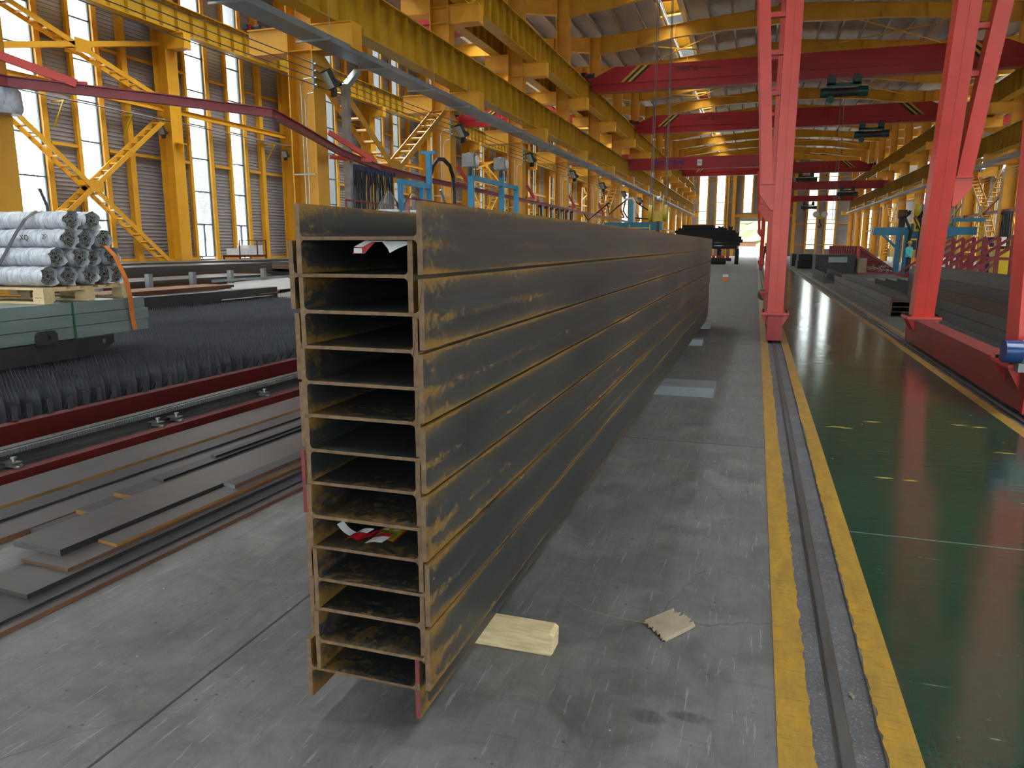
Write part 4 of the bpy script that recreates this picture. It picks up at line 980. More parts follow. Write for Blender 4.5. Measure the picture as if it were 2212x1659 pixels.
def box_post(mb, p, q, w, d):
    """square leg between p and q; w along X, d along Y"""
    p, q = Vector(p), Vector(q); vs = []
    for c in (p, q):
        for sx, sy in ((-1,-1),(1,-1),(1,1),(-1,1)): vs.append((c.x+sx*w/2, c.y+sy*d/2, c.z))
    return mb.add(vs, [(0,3,2,1),(4,5,6,7),(0,1,5,4),(1,2,6,5),(2,3,7,6),(3,0,4,7)])
def semi_gantry(x, ya, yb, xe, zb, hb, lab, sgn, lean_a, lean_b, cw=.22, lw=.25, ld=.32, ztop=None, rz=.0, full=True, ymo=None):
    """carriage on the floor rail at x from ya to yb, two legs, twin posts leaning towards xe, girder to xe"""
    o = empty('semi_gantry_crane', (x, ya, 0)); tag(o, lab, 'gantry crane'); L = yb-ya; z0 = .05; z1 = .42
    MB().box(-cw/2, cw/2, .06, L-.06, z0, z1).build('end_carriage', M['reddust'] if full else M['red'], o)
    for e in (0, L):
        f = MB(); a, b = (0, .06) if e == 0 else (L-.06, L)
        f.box(-cw/2-.004, cw/2+.004, a, b, z0-.01, z1+.0).build('end_plate', M['crane_red'], o)
        yy = a-.02 if e == 0 else b+.02
        MB().tube([(0, a if e == 0 else b, z0+.09), (0, yy, z0+.09)], .045, 14).build('axle_cap', M['crane_red'], o, smooth=True)
        MB().tube([(-.05, e+(.35 if e == 0 else -.35), .11), (.05, e+(.35 if e == 0 else -.35), .11)], .145, 18).build('wheel', M['dark'], o, smooth=True)
    m = MB(); y = .1
    for (yl, ln) in ((.42, lean_a), (L-.42, lean_b)):
        top = (rz*(zb-.4), yl+ln, zb)
        leg = box_post(MB(), (0, yl, .47), top, lw, ld).build('leg', M['red'], o)
        s_ = MB(); box_post(s_, (0, yl-ld/2-.001, .47), (top[0], top[1]-ld/2-.001, zb), .004, .004); s_.build('weld_seam', M['reddust'], leg)
        MB().box(-lw/2-.09, lw/2+.09, yl-ld/2-.1, yl+ld/2+.1, .44, .47).build('foot_flange', M['red'], leg)
        MB().box(-lw/2-.085, lw/2+.085, yl-ld/2-.09, yl+ld/2+.09, .42, .438).build('carriage_flange', M['reddust'], o)
        for bx_ in (-lw/2-.055, lw/2+.055):
            for k in range(4): MB().tube([(bx_, yl-ld/2-.02+k*(ld+.04)/3, .47), (bx_, yl-ld/2-.02+k*(ld+.04)/3, .50)], .017, 6).build('bolt', M['black'], leg)
        for sx in (-1, 1):
            for yy in (yl-ld/2-.06, yl+ld/2):
                q = [(sx*cw/2, .24), (sx*(cw/2+.10), .42), (sx*cw/2, .42)]
                MB().prism(q if sx > 0 else q[::-1], lambda u, v, h: (u, -h, v), -yy-.014, -yy).build('gusset', M['red'], o)
        # second post standing on a bracket on the sgn side
        zk = 2.52; lx = lambda z: top[0]*(z-.47)/(zb-.47); ly = lambda z: yl + ln*(z-.47)/(zb-.47)
        xa = lx(zk) + sgn*(lw/2+.12); xt = lx(zb) + sgn*(lw/2 + .12 + .072*(zb-zk))
        MB().box(min(lx(zk)+sgn*lw/2, xa+sgn*.11), max(lx(zk)+sgn*lw/2, xa+sgn*.11), ly(zk)-ld/2-.02, ly(zk)+ld/2+.02, zk-.02, zk).build('bracket_plate', M['red'], leg)
        q = [(lx(zk)+sgn*lw/2, zk-.42), (lx(zk)+sgn*lw/2+sgn*.04, zk-.42), (xa+sgn*.11, zk-.16), (xa+sgn*.11, zk-.02), (lx(zk)+sgn*lw/2, zk-.02)]
        MB().prism(q if sgn > 0 else q[::-1], lambda u, v, h: (u, -h, v), -ly(zk)-ld*.4, -ly(zk)+ld*.4).build('bracket_gusset', M['red'], leg)
        box_post(MB(), (xa, ly(zk), zk), (xt, ly(zb), zb), lw*.68, ld*.8).build('inner_post', M['red'], leg)
        for z in (3.9, 4.5, 5.05, 5.7):
            if z < zb-.3:
                a = lx(z)+sgn*lw/2; b = xa + (xt-xa)*(z-zk)/(zb-zk) - sgn*lw*.34
                if abs(b-a) > .02: MB().box(min(a, b), max(a, b), ly(z)-.05, ly(z)+.05, z-.035, z+.035).build('rung', M['red'], leg)
    # top girder and its head beam
    ym = L/2 if ymo is None else ymo; MB().box(-.25, .25, .3+min(lean_a, 0), L-.3+max(lean_b, 0), zb, zb+.3).build('head_beam', M['red'], o)
    ex = xe - x - sgn*.26; MB().box(min(xe-x-.2, ex), max(xe-x+.2, ex), ym-.8, ym+.8, RA+.01, RA+.32).build('end_truck', M['crane_red'], o)
    a, b = sorted((ex - sgn*.02, -sgn*.4)); MB().box(a, b, ym-.28, ym+.28, zb+.3, zb+.3+hb).build('main_girder', M['crane_red'], o)
    return o
g = semi_gantry(.352, 12.57, 19.4, XA, 6.95, 1.0, 'red semi gantry crane standing on the rail right beside the beam stack aisle', -1, 0, -.3, ymo=.5)
MB().tube([(-.13, 6.2, .38), (-.13, 6.75, .38)], .13, 14).build('drive_motor', M['hoistgreen'], g, smooth=True)
g = semi_gantry(2.50, 7.66, 13.35, XB, 6.95, 1.0, 'large red semi gantry crane on the right rail beyond the green walkway', 1, 1.15, -.95, cw=.24, lw=.29, ld=.36, rz=.012)
mt = MB().tube([(-.30,.10,.60),(-.16,.10,.60)], .105, 20); mt.build('motor_cowl', M['motorblue'], g, smooth=True)
mm = MB().tube([(-.16,.10,.60),(.12,.10,.60)], .085, 20)
for k in range(12):
    a = k*math.pi/6; mm.bar((-.16,.10+.09*math.cos(a),.60+.09*math.sin(a)),(.12,.10+.09*math.cos(a),.60+.09*math.sin(a)), .006, .03, (0,math.cos(a),math.sin(a)))
mm.build('finned_motor_body', M['galv'], g); MB().cbox(-.04,.10,.72,.12,.12,.05).build('terminal_box', M['hoistgreen'], g); MB().cbox(-.02,.12,.46,.34,.2,.08).build('gearbox', M['galvdull'], g)
g = semi_gantry(.352, 49.5, 54.5, XA, 6.2, .75, 'distant red semi gantry crane with blue lettering over the aisle', -1, 1.9, -1.9, lw=.22)
text('晨力起重机', (-6.2, 2.2, 6.9), .42, M['letterblue'], g); MB().box(-4.35, -4.05, 2.21, 2.218, 6.68, 7.08).build('load_sign', M['white'], g)
text('5t', (-4.2, 2.205, 6.88), .22, M['letterblack'], g)
semi_gantry(2.50, 76.5, 81.5, XB, 6.5, .75, 'distant red semi gantry crane on the right rail, nearer of the two far ones', 1, 1.9, -1.9, lw=.22)
semi_gantry(2.50, 99.5, 104.5, XB, 6.6, .7, 'distant red semi gantry crane on the right rail, farthest one', 1, 1.9, -1.9, lw=.22)
hoist('green rope hoist above the girder of a distant right gantry', 7.85, 78.4, 6.85, .9)
hoist('small green hoist in front of the farthest right gantry girder', 5.9, 101.5, 6.7, .9)

# handwriting on one wrapped roller
hand = [o for o in bpy.data.objects if o.get('category') == 'roller' and 'leftmost of the third row' in o['label']][0]
t = text('XQ', (0, 0, 0), .075, M['letterblack'], hand, name='handwritten_mark', ext=.0005)
mw = Matrix.Translation(hand.location) @ hand.rotation_euler.to_matrix().to_4x4()
t.matrix_parent_inverse = mw.inverted(); t.location = (hand.location.x-.42, hand.location.y-.112, hand.location.z+.01)
t2 = text('29', (0, 0, 0), .06, M['letterblack'], hand, name='handwritten_mark', ext=.0005)
t2.matrix_parent_inverse = mw.inverted(); t2.location = (hand.location.x-.16, hand.location.y-.112, hand.location.z+.02)

# yellow hook block on its ropes over the far part of the stack
o = empty('hook_block', (-3.10, 25, 2.02)); tag(o, 'big yellow crane hook block hanging on steel ropes above the stack', 'hook block')
for x in (-.24, .24): MB().tube([(x-.055, 0, .55), (x+.055, 0, .55)], .27, 24).build('sheave_cover', M['hookyellow'], o, smooth=True)
MB().box(-.15, .15, -.12, .12, .30, .62).build('cross_head', M['hookyellow'], o)
for x in (-.165, .135): MB().prism([(-.14,.3),(.14,.3),(.16,.95),(.06,1.12),(-.06,1.12),(-.16,.95)], YZ, x, x+.03).build('cheek_plate', M['hookyellow'], o)
MB().tube([(-.05,0,1.0),(.05,0,1.0)], .09, 12).build('swivel', M['galv'], o, smooth=True)
hk = [(0,0,.32),(0,0,.1),(0,0,-.02),(.06,0,-.10),(.10,0,-.2),(.07,0,-.30),(-.01,0,-.34),(-.09,0,-.30),(-.12,0,-.22)]
MB().tube(hk, [.045,.05,.06,.062,.06,.055,.048,.038,.02], 10).build('hook', M['dark'], o, smooth=True)
for x in (-.27, -.21, .21, .25): MB().tube([(x,0,.7),(x*.9,0,7.75)], .013, 5).build('rope', M['ropes'], o)
o = empty('trolley', (-3.1, 25, 9.75)); tag(o, 'red crane trolley above the picture carrying the yellow hook block', 'trolley'); MB().box(-.6, .6, -.7, .7, 0, .35).build('frame', M['crane_red'], o)
MB().box(-5.6, 14.3, .45, .95, .35, 1.1).build('girder', M['crane_red'], o)
# far hook with white-faced sheaves
o = empty('hook_block', (5.75, 79.75, 3.6)); tag(o, 'small hook block with two white sheaves hanging in front of the far wall', 'hook block')
for x in (-.38, .38): MB().tube([(x,-.16,.9),(x,-.02,.9)], .30, 20).build('white_sheave', M['white'], o, smooth=True)
MB().box(-.3, .3, -.14, .1, .45, .85).build('yellow_body', M['hookyellow'], o)
MB().tube([(0,0,.5),(0,0,.1),(.16,0,-.12),(.05,0,-.36),(-.16,0,-.25)], [.08,.08,.1,.09,.05], 10).build('hook', M['dark'], o, smooth=True)
for x in (-.35, .35): MB().tube([(x,0,1.0),(x*.8,0,5.6)], .014, 5).build('rope', M['ropes'], o)

# ------------------------------------------------------------------ trays, wires, lamps along the left row
def tray(x0, x1, z, lab):
    o = empty('cable_tray', (0, 0, z)); tag(o, lab, 'cable tray')
    MB().box(x0, x1, 2, 106, 0, .02).box(x0, x0+.015, 2, 106, .02, .12).box(x1-.015, x1, 2, 106, .02, .12).build('tray_body', M['galvdull'], o)
    y = 3.5
    while y < 100:
        MB().box(x0-.14, x1+.14, y, y+.04, -.035, 0).build('cross_bar', M['galv'], o)
        for x in (x0-.12, x1+.12): MB().tube([(x, y+.02, -.03), (x, y+.02, GA-z-.0)], .006, 5).build('hanger_rod', M['galv'], o)
        y += 2.5
tray(-8.72, -8.22, 5.50, 'long grey cable tray hanging under the lower left runway girder')
tray(10.75, 11.2, 5.55, 'long grey cable tray hanging under the lower right runway girder')
for i, z in enumerate((5.30, 5.16, 5.02, 4.88)):
    for side, x in (('left', -9.08), ('right', 11.62)):
        p = [(x, y, z - .03*math.sin((y-14.75)/7.5*math.pi)**2) for y in [2+1.25*k for k in range(83)]]
        tag(MB().tube(p, .011, 5).build('conductor_wire', M['wire']), 'grey conductor wire strung along the %s columns, %s of four' % (side, ['topmost', 'second from the top', 'third from the top', 'lowest'][i]), 'wire')
for i, y in enumerate(CY[1:9]):
    for side, x, sx in (('left', -9.13, 1), ('right', 11.73, -1)):
        o = empty('insulator_bracket', (x, y, 0)); tag(o, 'wire holder with four insulators on a %s row column, %s to the camera' % (side, ORD[i]), 'insulator', 'wire holders')
        MB().box(min(0, sx*.04), max(0, sx*.04), -.30, -.25, 4.80, 5.40).build('mounting_bar', M['galv'], o)
        for z in (5.30, 5.16, 5.02, 4.88): MB().tube([(sx*.04, -.275, z), (sx*.10, -.275, z)], .022, 8).build('insulator', M['galv'], o)
def flood(x, y, z, rz, lab, lit=False, s=1.0, tilt=-.5):
    o = empty('floodlight', (x, y, z), rz); o.scale = (s, s, s); tag(o, lab, 'lamp')
    hd = empty('x'); bpy.data.objects.remove(hd)
    c, sn = math.cos(tilt), math.sin(tilt); f = lambda u, v, h: (u, h*c - v*sn, h*sn + v*c)
    MB().prism([(-.17,-.20),(.17,-.20),(.17,.20),(-.17,.20)], f, -.04, .06).build('housing', M['dark'], o)
    MB().prism([(-.145,-.17),(.145,-.17),(.145,.17),(-.145,.17)], f, -.05, -.041).build('lamp_glass', M['lampon'] if lit else M['lampglass'], o)
    MB().box(-.10, .10, .06, .12, -.34, -.18).build('driver_box', M['dark'], o)
    MB().bar((-.19,.0,0), (-.19,.18,-.1), .02, .04).bar((.19,.0,0), (.19,.18,-.1), .02, .04).box(-.2,.2,.17,.20,-.13,-.09).build('yoke', M['dark'], o)
for i, y in enumerate(CY[1:8]):
    flood(-8.86, y-.05, 5.00 if i else 5.02, R(-35), 'dark floodlight on a left row column under the tray, %s to the camera' % ORD[i], tilt=.5)
flood(11.4, 47.3, 5.8, R(25), 'lit floodlight with a white glare on a right row column', lit=True, s=1.1, tilt=.5)
for i, y in enumerate((23.3, 30.8, 38.3, 45.8)):
    flood(XL+.60, y-.44, 5.65, R(0), 'small floodlight on a left wall column, %s to the camera' % ORD[i], s=.8, tilt=.4)
for i, y in enumerate((18.75, 21.45, 29.5, 36.9)):
    o = MB().bar((XL+.2, y, 5.95), (XL+.78, y-.05, 5.95), .05, .05).bar((XL+.2, y, 5.2), (XL+.72, y-.05, 5.93), .04, .05)
    tag(o.build('wall_bracket', M['hookyellow']), 'small bright yellow triangular bracket on the left wall, %s to the camera' % ORD[i], 'bracket')
p = [(XL+.8, y, 5.99) for y in (3, 40, 100)]; tag(MB().tube(p, .022, 6).build('pipe', M['wire']), 'grey pipe carried by the small triangular brackets on the left wall', 'pipe')
o = MB(); o.box(-9.1, -8.94, 15.55, 15.69, 0, 5.1).bar((-9.02,15.62,5.05),(-9.02,16.2,5.5), .16, .12); tag(o.build('cable_duct', M['galv']), 'grey vertical cable duct behind the nearest left row column, bent at the top', 'duct')
# festoon rail with hanging cables (left)
FP = [(-8.95,3.0,3.50),(-8.75,7.15,3.50),(-7.8,8.6,3.50),(-7.0,9.95,3.49),(-7.6,11.9,3.47),(-8.35,14.2,3.45),(-8.95,17.0,3.43),(-9.0,19.5,3.38),(-9.0,40,3.26),(-9.0,100,3.05)]
fo_ = empty('festoon_rail', FP[0]); tag(fo_, 'dark red festoon rail running bent past the left columns', 'rail')
fr = MB(); org = Vector(FP[0])
for a, b in zip(FP[:-1], FP[1:]): fr.ibar(Vector(a)-org, Vector(b)-org, .09, .13, .014)
fr.build('rail_beam', M['pipered'], fo_)
for y in CY[1:10]:
    fx = -9.0 if y > 16 else -8.5
    k = MB().bar(Vector((-9.12,y+.24,4.0))-org, Vector((fx,y+1.1,3.47))-org, .08, .1).bar(Vector((-9.12,y+.24,3.47))-org, Vector((fx,y+1.0,3.45))-org, .08, .08); k.build('bracket', M['red'], fo_)
k = MB().bar(Vector((-9.13,6.95,3.93))-org, Vector((-8.32,7.75,3.56))-org, .08, .1).bar(Vector((-9.13,7.2,3.53))-org, Vector((-8.30,7.9,3.56))-org, .08, .1); k.build('bracket', M['red'], fo_)
o = MB().tube([(-8.93,7.22,3.14),(-8.93,7.22,3.20),(-8.93,7.22,3.42),(-8.93,7.22,3.52)], [.17,.20,.19,.11], 10).build('wrapped_box', M['rollwrap'], smooth=True); tag(o, 'grey plastic-wrapped box strapped to the yellow column at the left edge', 'box')
def festoon_bundle(y0, y1, n, zb, lab, x=-9.0, zt=3.33, tie='bluecable', seed=1, loops=3):
    rnd = random.Random(seed); o = empty('hanging_cables', (x, y0, zt)); tag(o, lab, 'cables')
    for i in range(n):
        y = (y1-y0)*(i+.5)/n
        MB().cbox(0, y, 0, .16, .09, .12).build('cable_trolley', M[tie], o)
        for j in range(loops):
            d = rnd.uniform(-.08, .08); w = rnd.uniform(.05, .16); zz = zb - zt + rnd.uniform(-.1, .35)
            pts = [(d, y-w*.2, -.04), (d+.02, y-w, zz*.4), (d, y-w*.7, zz*.85), (d, y, zz), (d, y+w*.7, zz*.85), (d-.02, y+w, zz*.4), (d, y+w*.2, -.04)]
            MB().tube(pts, .014, 5).build('cable_loop', M['cable'], o)
festoon_bundle(15.7, 17.9, 13, 2.0, 'dense bunch of black hanging cables with blue ties under the festoon rail', seed=2)
festoon_bundle(31.2, 38.0, 7, 1.9, 'row of separate black cable loops farther along the left festoon rail', tie='cable', seed=5, zt=3.2)
# festoon rail right
o = empty('festoon_rail', (11.9, 20, 3.3)); tag(o, 'dark red festoon rail on the right columns', 'rail'); MB().ibar((0,0,.05),(0,75,-.2), .09, .14, .014).build('rail_beam', M['pipered'], o)
for k in range(5): MB().bar((.0, 10.5+7.5*k, .75), (0, 13.0+7.5*k, .05), .08, .1).build('bracket', M['pipered'], o)
festoon_bundle(43.4, 45.0, 9, 1.2, 'thick bunch of black hanging cables on the right festoon rail', x=11.9, zt=3.15, seed=9)

# ------------------------------------------------------------------ stock piles at the back left
rnd = random.Random(21)
def pile(x0, x1, y0, y1, z0, n, t, lab, mats=('plate', 'dark', 'plateedge'), grp=None, nm='steel_flat_bar', slope=0):
    z = z0
    for i in range(n):
        a = rnd.uniform(0, .12); b = rnd.uniform(0, .5); h = t*rnd.uniform(.7, 1.1); mt = rnd.choice(mats)
        o = MB().box(x0+a, x1-rnd.uniform(0, .12), y0+b, y1-rnd.uniform(0, .6), z, z+h).build(nm, M[mt]); z += h + .002
        tag(o, '%s, %s' % (lab, 'topmost of its pile' if i == n-1 else ('bottom of its pile' if i == 0 else 'layer %s from the bottom' % ['', 'second', 'third', 'fourth', 'fifth', 'sixth', 'seventh', 'eighth', 'ninth'][i])), 'steel bar', grp or lab)
pile(-13.0, -11.9, 9.5, 15.2, 0, 8, .09, 'dark steel bar pile just behind the cutting table')
pile(-14.9, -13.3, 11, 18.5, 0, 9, .09, 'brown steel bar pile second behind the cutting table')
pile(-17.0, -15.4, 11.5, 21.5, 0, 9, .12, 'brown steel bar pile halfway to the left windows')
pile(-19.3, -17.5, 14, 30, 0, 8, .13, 'dark steel bar pile nearest the left windows')
pile(-16.6, -15.0, 22.5, 32, 0, 8, .13, 'steel bar pile behind the top beam of the stack')
for i, y in enumerate((12.2, 13.6, 15.0, 16.4, 17.8, 19.2)):
    o = MB().box(-13.2, -13.08, y, y+.12, 0, .98).box(-13.2, -11.9, y, y+.12, .86, .9) if False else MB().box(-13.2, -13.08, y, y+.12, 0, .90)
    tag(o.build('stock_post', M['galvdull']), 'short upright post of the stock racks, %s to the camera' % ORD[i], 'post', 'stock rack posts')
o = MB().box(-13.04, -13.0, 15.6, 22, .62, .68).box(-13.04, -13.0, 15.6, 22, .32, .36).build('rack_rail', M['galvdull']); tag(o, 'grey rail linking the short stock rack posts', 'rail')
def sheet_poly(nm, pts, z, t, mat, lab, bend=0):
    n = len(pts); vs = [(x, y, z + bend*k_) for (x, y), k_ in zip(pts, [0, .4, 1, .5, .1, 0][:n])]; vs2 = [(a, b, c+t) for a, b, c in vs]
    o = MB().add(vs+vs2, [tuple(reversed(range(n))), tuple(range(n, 2*n))] + [(i, (i+1) % n, n+(i+1) % n, n+i) for i in range(n)]); return tag(o.build(nm, M[mat]), lab, 'sheet')
M['sheetgrey'] = pm('light_grey_sheet', (.26, .255, .24), (.21, .205, .195), 1.5, .5, .2)
sheet_poly('steel_sheet', [(-10.0,12.2),(-9.95,13.6),(-11.2,17.6),(-12.6,16.2)], .468, .01, 'sheetgrey', 'broad light grey steel sheet, lowest of three on the back of the table')
sheet_poly('steel_sheet', [(-10.3,12.6),(-10.0,14.0),(-12.6,18.6),(-13.6,16.4)], .485, .010, 'sheetgrey', 'light grey steel sheet, middle one of three on the back of the table', .08)
sheet_poly('steel_sheet', [(-10.5,13.3),(-10.2,15.2),(-13.6,19.6),(-14.6,18.0)], .52, .010, 'sheetgrey', 'palest steel sheet, topmost of three on the back of the table', .10)
# trolley rack with white boxes at the window
o = empty('parts_trolley', (-19.6, 24.7, 0)); tag(o, 'dark red trolley with white boxes standing before a left window', 'trolley')
MB().box(-.4, .4, 0, 1.7, 1.08, 1.16).box(-.4,-.35,0,.05,.3,1.08).box(.35,.4,0,.05,.3,1.08).box(-.4,-.35,1.65,1.7,.3,1.08).box(.35,.4,1.65,1.7,.3,1.08).box(.37,.4,0,.04,1.16,1.75).box(.37,.4,1.1,1.14,1.16,1.75).box(.37,.4,1.66,1.7,1.16,1.75).box(.37,.4,0,1.7,1.72,1.75).build('frame', M['darkred'], o)
MB().box(-.3, .3, .75, 1.6, 1.17, 1.55).build('white_box', M['white'], o); MB().box(-.3, .3, .1, .6, 1.17, 1.42).build('white_box', M['white'], o)
for k in range(4): MB().tube([(.3-.2*(k % 2)*2, .1+.5*k, .0), (.3-.2*(k % 2)*2, .1+.5*k, .30)], .05, 8).build('leg', M['galv'], o)

# ------------------------------------------------------------------ welding machines in the left row
o = empty('work_platform', (-8.0, 14.6, 0)); tag(o, 'raised machine platform with thin red railings behind the stack', 'platform')
MB().box(-.6, 1.0, 0, 3.4, 1.78, 1.86).box(-.55,-.45,.05,.15,0,1.78).box(.85,.95,.05,.15,0,1.78).box(-.55,-.45,3.2,3.3,0,1.78).box(.85,.95,3.2,3.3,0,1.78).build('deck', M['blue'], o)
rr = [(.95, .05), (.95, 1.1), (.95, 2.1), (.95, 3.3), (-.55, .05), (-.55, 1.1), (-.55, 2.2), (-.55, 3.3)]
for x, y in rr: MB().tube([(x, y, 1.86), (x, y, 2.52)], .018, 6).build('railing_post', M['pipered'], o)
for x in (.95, -.55): MB().tube([(x, .05, 2.52), (x, 3.3, 2.52)], .018, 6).build('railing_bar', M['pipered'], o)
def flux_drum(x, y, z, s, lab):
    o = empty('flux_drum', (x, y, z)); o.scale = (s, s, s); tag(o, lab, 'drum')
    MB().tube([(0,0,0),(0,0,.42)], .23, 24).build('drum_body', M['drum'], o, smooth=True); MB().tube([(0,0,.40),(0,0,.445)], .238, 24).build('drum_rim', M['galv'], o, smooth=True)
    MB().tube([(0,0,.445),(0,0,.50),(0,0,.60),(0,0,.84)], [.235,.22,.20,.035], 20).build('clear_cone_hood', M['film'], o, smooth=True)
flux_drum(-7.62, 14.85, 1.86, 1.0, 'cardboard wire drum with a clear cone hood, left one on the platform')
flux_drum(-7.28, 15.35, 1.86, 1.0, 'cardboard wire drum with a clear cone hood, right one on the platform')
o = empty('boom_column', (-8, 17.85, 0)); tag(o, 'blue column with a curved black drag chain above the stack', 'machine')
MB().box(-.06, .06, -.06, .06, 0, 3.85).box(-.2, .2, -.05, .05, 3.80, 3.88).box(-.06, .06, -1.7, -.09, 2.95, 3.07).box(-.05,.05,-1.7,-1.6,1.9,2.95).box(-.05,.05,-.5,-.4,1.9,2.95).build('column', M['blue'], o)
ch = [(0,.1,3.30),(0,.25,3.55),(0,.55,3.74),(0,.95,3.78),(0,1.35,3.66),(0,1.6,3.38),(0,1.68,3.0),(0,1.66,2.4),(0,1.62,1.9)]
MB().tube(ch, .055, 6).build('drag_chain', M['cable'], o)
MB().box(-.08,.08,1.52,1.72,0,2.35).build('chain_post', M['blue'], o)
MB().tube([(.15,.35,2.95),(.2,.7,2.5),(.15,.95,2.0)], .03, 6).build('grey_hose', M['galvdull'], o)
o = empty('machine_gantry', (-8, 20.8, 0)); tag(o, 'blue square frame with two posts carrying silver reel heads', 'machine')
for y, h in ((0, 3.7), (2.75, 3.85), (4.35, 3.55)): MB().box(-.08, .08, y-.07, y+.07, 0, h).build('post', M['blue'], o)
MB().box(-.06, .06, 0, 4.4, 3.42, 3.55).build('cross_beam', M['blue'], o)
for y, z in ((0, 3.95), (2.75, 4.12)):
    e = MB().tube([(-.18,y,z),(.0,y,z),(.18,y,z)], [.20,.24,.20], 10).build('reel_head', M['galv'], o)
    MB().tube([(.18,y,z),(.21,y,z)], .13, 14).build('reel_disc', M['white'], e)
    MB().cbox(0, y-.2, z, .36, .10, .36).build('side_guard', M['galv'], e); MB().cbox(0, y+.2, z-.05, .30, .10, .30).build('side_guard', M['galv'], e)
    MB().tube([(0,y+.28,z+.1),(0,y+.4,z-.1),(0,y+.38,z-.5)], .02, 6).build('cable', M['cable'], e); MB().tube([(0,y-.05,z-.42),(0,y-.05,z-.2)], .07, 8).build('neck', M['dark'], e)
for i, (x, y) in enumerate(((-8.6, 39.2), (-8.3, 41.0), (-8.4, 43.0))): flux_drum(x, y, 1.9, 1.15, 'small wire drum with cone hood among distant left machines, %s to the camera' % ORD[i])
o = MB().box(-9.0, -7.6, 38.2, 44, 1.75, 1.9).box(-8.9,-8.7,38.4,38.6,0,1.75).box(-7.9,-7.7,43.4,43.6,0,1.75); tag(o.build('work_platform', M['blue']), 'distant machine platform carrying three small wire drums', 'platform')
o = empty('welding_manipulator', (-5.6, 35, 0)); tag(o, 'teal boom manipulator with a blue mast and looping black cables at far left', 'machine')
MB().box(-1.2, 1.45, -.16, .16, 2.22, 2.58).build('boom', M['teal'], o); MB().box(-.08,.08,-.10,.10,0,3.55).build('mast', M['blue'], o)
MB().tube([(-.30,0,3.62),(.05,0,3.66),(.18,0,3.5),(.16,0,2.9),(.12,0,0)], .06, 8).build('white_pipe', M['white'], o, smooth=True)
for pts in ([(-.2,0,3.6),(-.6,0,3.3),(-1.0,0,2.95),(-1.1,0,3.5)], [(-.25,0,3.6),(-.35,0,3.1),(-.15,0,2.8),(0,0,2.9)], [(.1,0,3.6),(.5,0,3.3),(1.0,0,3.0),(1.5,0,2.9)], [(-1.0,0,3.5),(-1.5,0,3.1),(-2.0,0,2.7),(-2.2,0,3.0)], [(.1,0,2.8),(.8,0,2.72),(1.4,0,2.7)]):
    MB().tube(pts, .035, 6).build('cable', M['cable'], o)
MB().box(-1.1,-1.0,-.05,.05,0,2.2).box(1.2,1.3,-.05,.05,0,2.2).build('support', M['teal'], o)
o = empty('guard_rail', (-6.5, 33.5, 0)); tag(o, 'thin yellow guard rail in front of the teal manipulator at far left', 'railing')
for x in (-.9, .1, 1.1, 2.0): MB().box(x-.02, x+.02, -.02, .02, 0, 2.45).build('post', M['hookyellow'], o)
MB().box(-.9, 2.0, -.02, .02, 2.28, 2.32).build('top_bar', M['hookyellow'], o)

# ------------------------------------------------------------------ dark stack, bucket and person down the aisle
rnd = random.Random(8)
o = empty('dark_steel_pile', (-4.2, 64, 0)); bpy.data.objects.remove(o)
k = 0
for z0, xa, xb, n in ((0.0, -4.6, -1.9, 1), (1.25, -6.9, -1.2, 2), (1.75, -6.7, -1.0, 2), (2.25, -6.6, -1.3, 2), (2.7, -6.3, -2.3, 1), (2.95, -5.9, -3.3, 1)):
    for j in range(n):
        zz = z0 + j*.25; a = xa + rnd.uniform(0, .5); b = xb - rnd.uniform(0, .5)
        m = MB().box(a, b, 64, 64.05, zz+.02, zz+.22).box(a, b, 64-.15, 64.2, zz, zz+.02).box(a, b, 64-.15, 64.2, zz+.22, zz+.24).box(a, b, 66, 66.05, zz+.02, zz+.22).box(a, b, 65.85, 66.2, zz, zz+.02).box(a, b, 65.85, 66.2, zz+.22, zz+.24).box(a+.05, b-.05, 64.1, 66, zz+.1, zz+.12)
        tag(m.build('black_steel_frame', M['black']), 'black steel frame in the dark pile beyond the stack, %s from the bottom' % (ORD[k].replace('nearest', 'closest')), 'steel frame', 'frames of the dark pile'); k += 1
for x in (-6.2, -4.4, -2.9, -1.5): tag(MB().box(x-.15, x+.15, 64.2, 65.9, 0.26 if -4.6 < x < -1.9 else 0, 1.25).build('support_stand', M['black']), 'black stand carrying the dark pile, %s' % {-6.2:'leftmost', -4.4:'second from the left', -2.9:'third from the left', -1.5:'rightmost'}[x], 'stand', 'stands of the dark pile')
for i, x in enumerate((-3.3, -2.95, -2.55, -2.2)): tag(MB().cbox(x, 63.9, .72-.1, .26, .2, .2).build('pink_crate', M['labelred']), 'small pinkish red crate low under the dark pile, %s' % ['leftmost', 'second from the left', 'third from the left', 'rightmost'][i], 'crate', 'red crates under the dark pile')
tag(MB().box(-3.6, -1.9, 63.6, 64.1, .24, .52).build('crate_shelf', M['black']), 'black low shelf holding the four pinkish crates', 'shelf')
for i, x in enumerate((-2.9, -2.1, -1.6)): tag(MB().prism([(x-.15,3.2-.5*(i > 1)),(x+.15,3.2-.5*(i > 1)),(x+.22,3.55-.5*(i > 1)),(x+.05,3.45-.5*(i > 1)),(x-.2,3.6-.5*(i > 1))], lambda u,v,h: (u,-h,v-.45), -64.9, -64.6).build('offcut', M['black']), 'black jagged offcut sticking up from the dark pile, %s' % ['left', 'middle', 'right'][i], 'offcut')
o = empty('paint_bucket', (-1.2, 33.7, 0)); tag(o, 'small orange and white bucket standing in the aisle past the stack', 'bucket')
MB().tube([(0,0,0),(0,0,.2)], [.10,.115], 20).build('orange_body', M['orange'], o, smooth=True); MB().tube([(0,0,.2),(0,0,.30)], [.115,.12], 20).build('white_rim', M['white'], o, smooth=True)

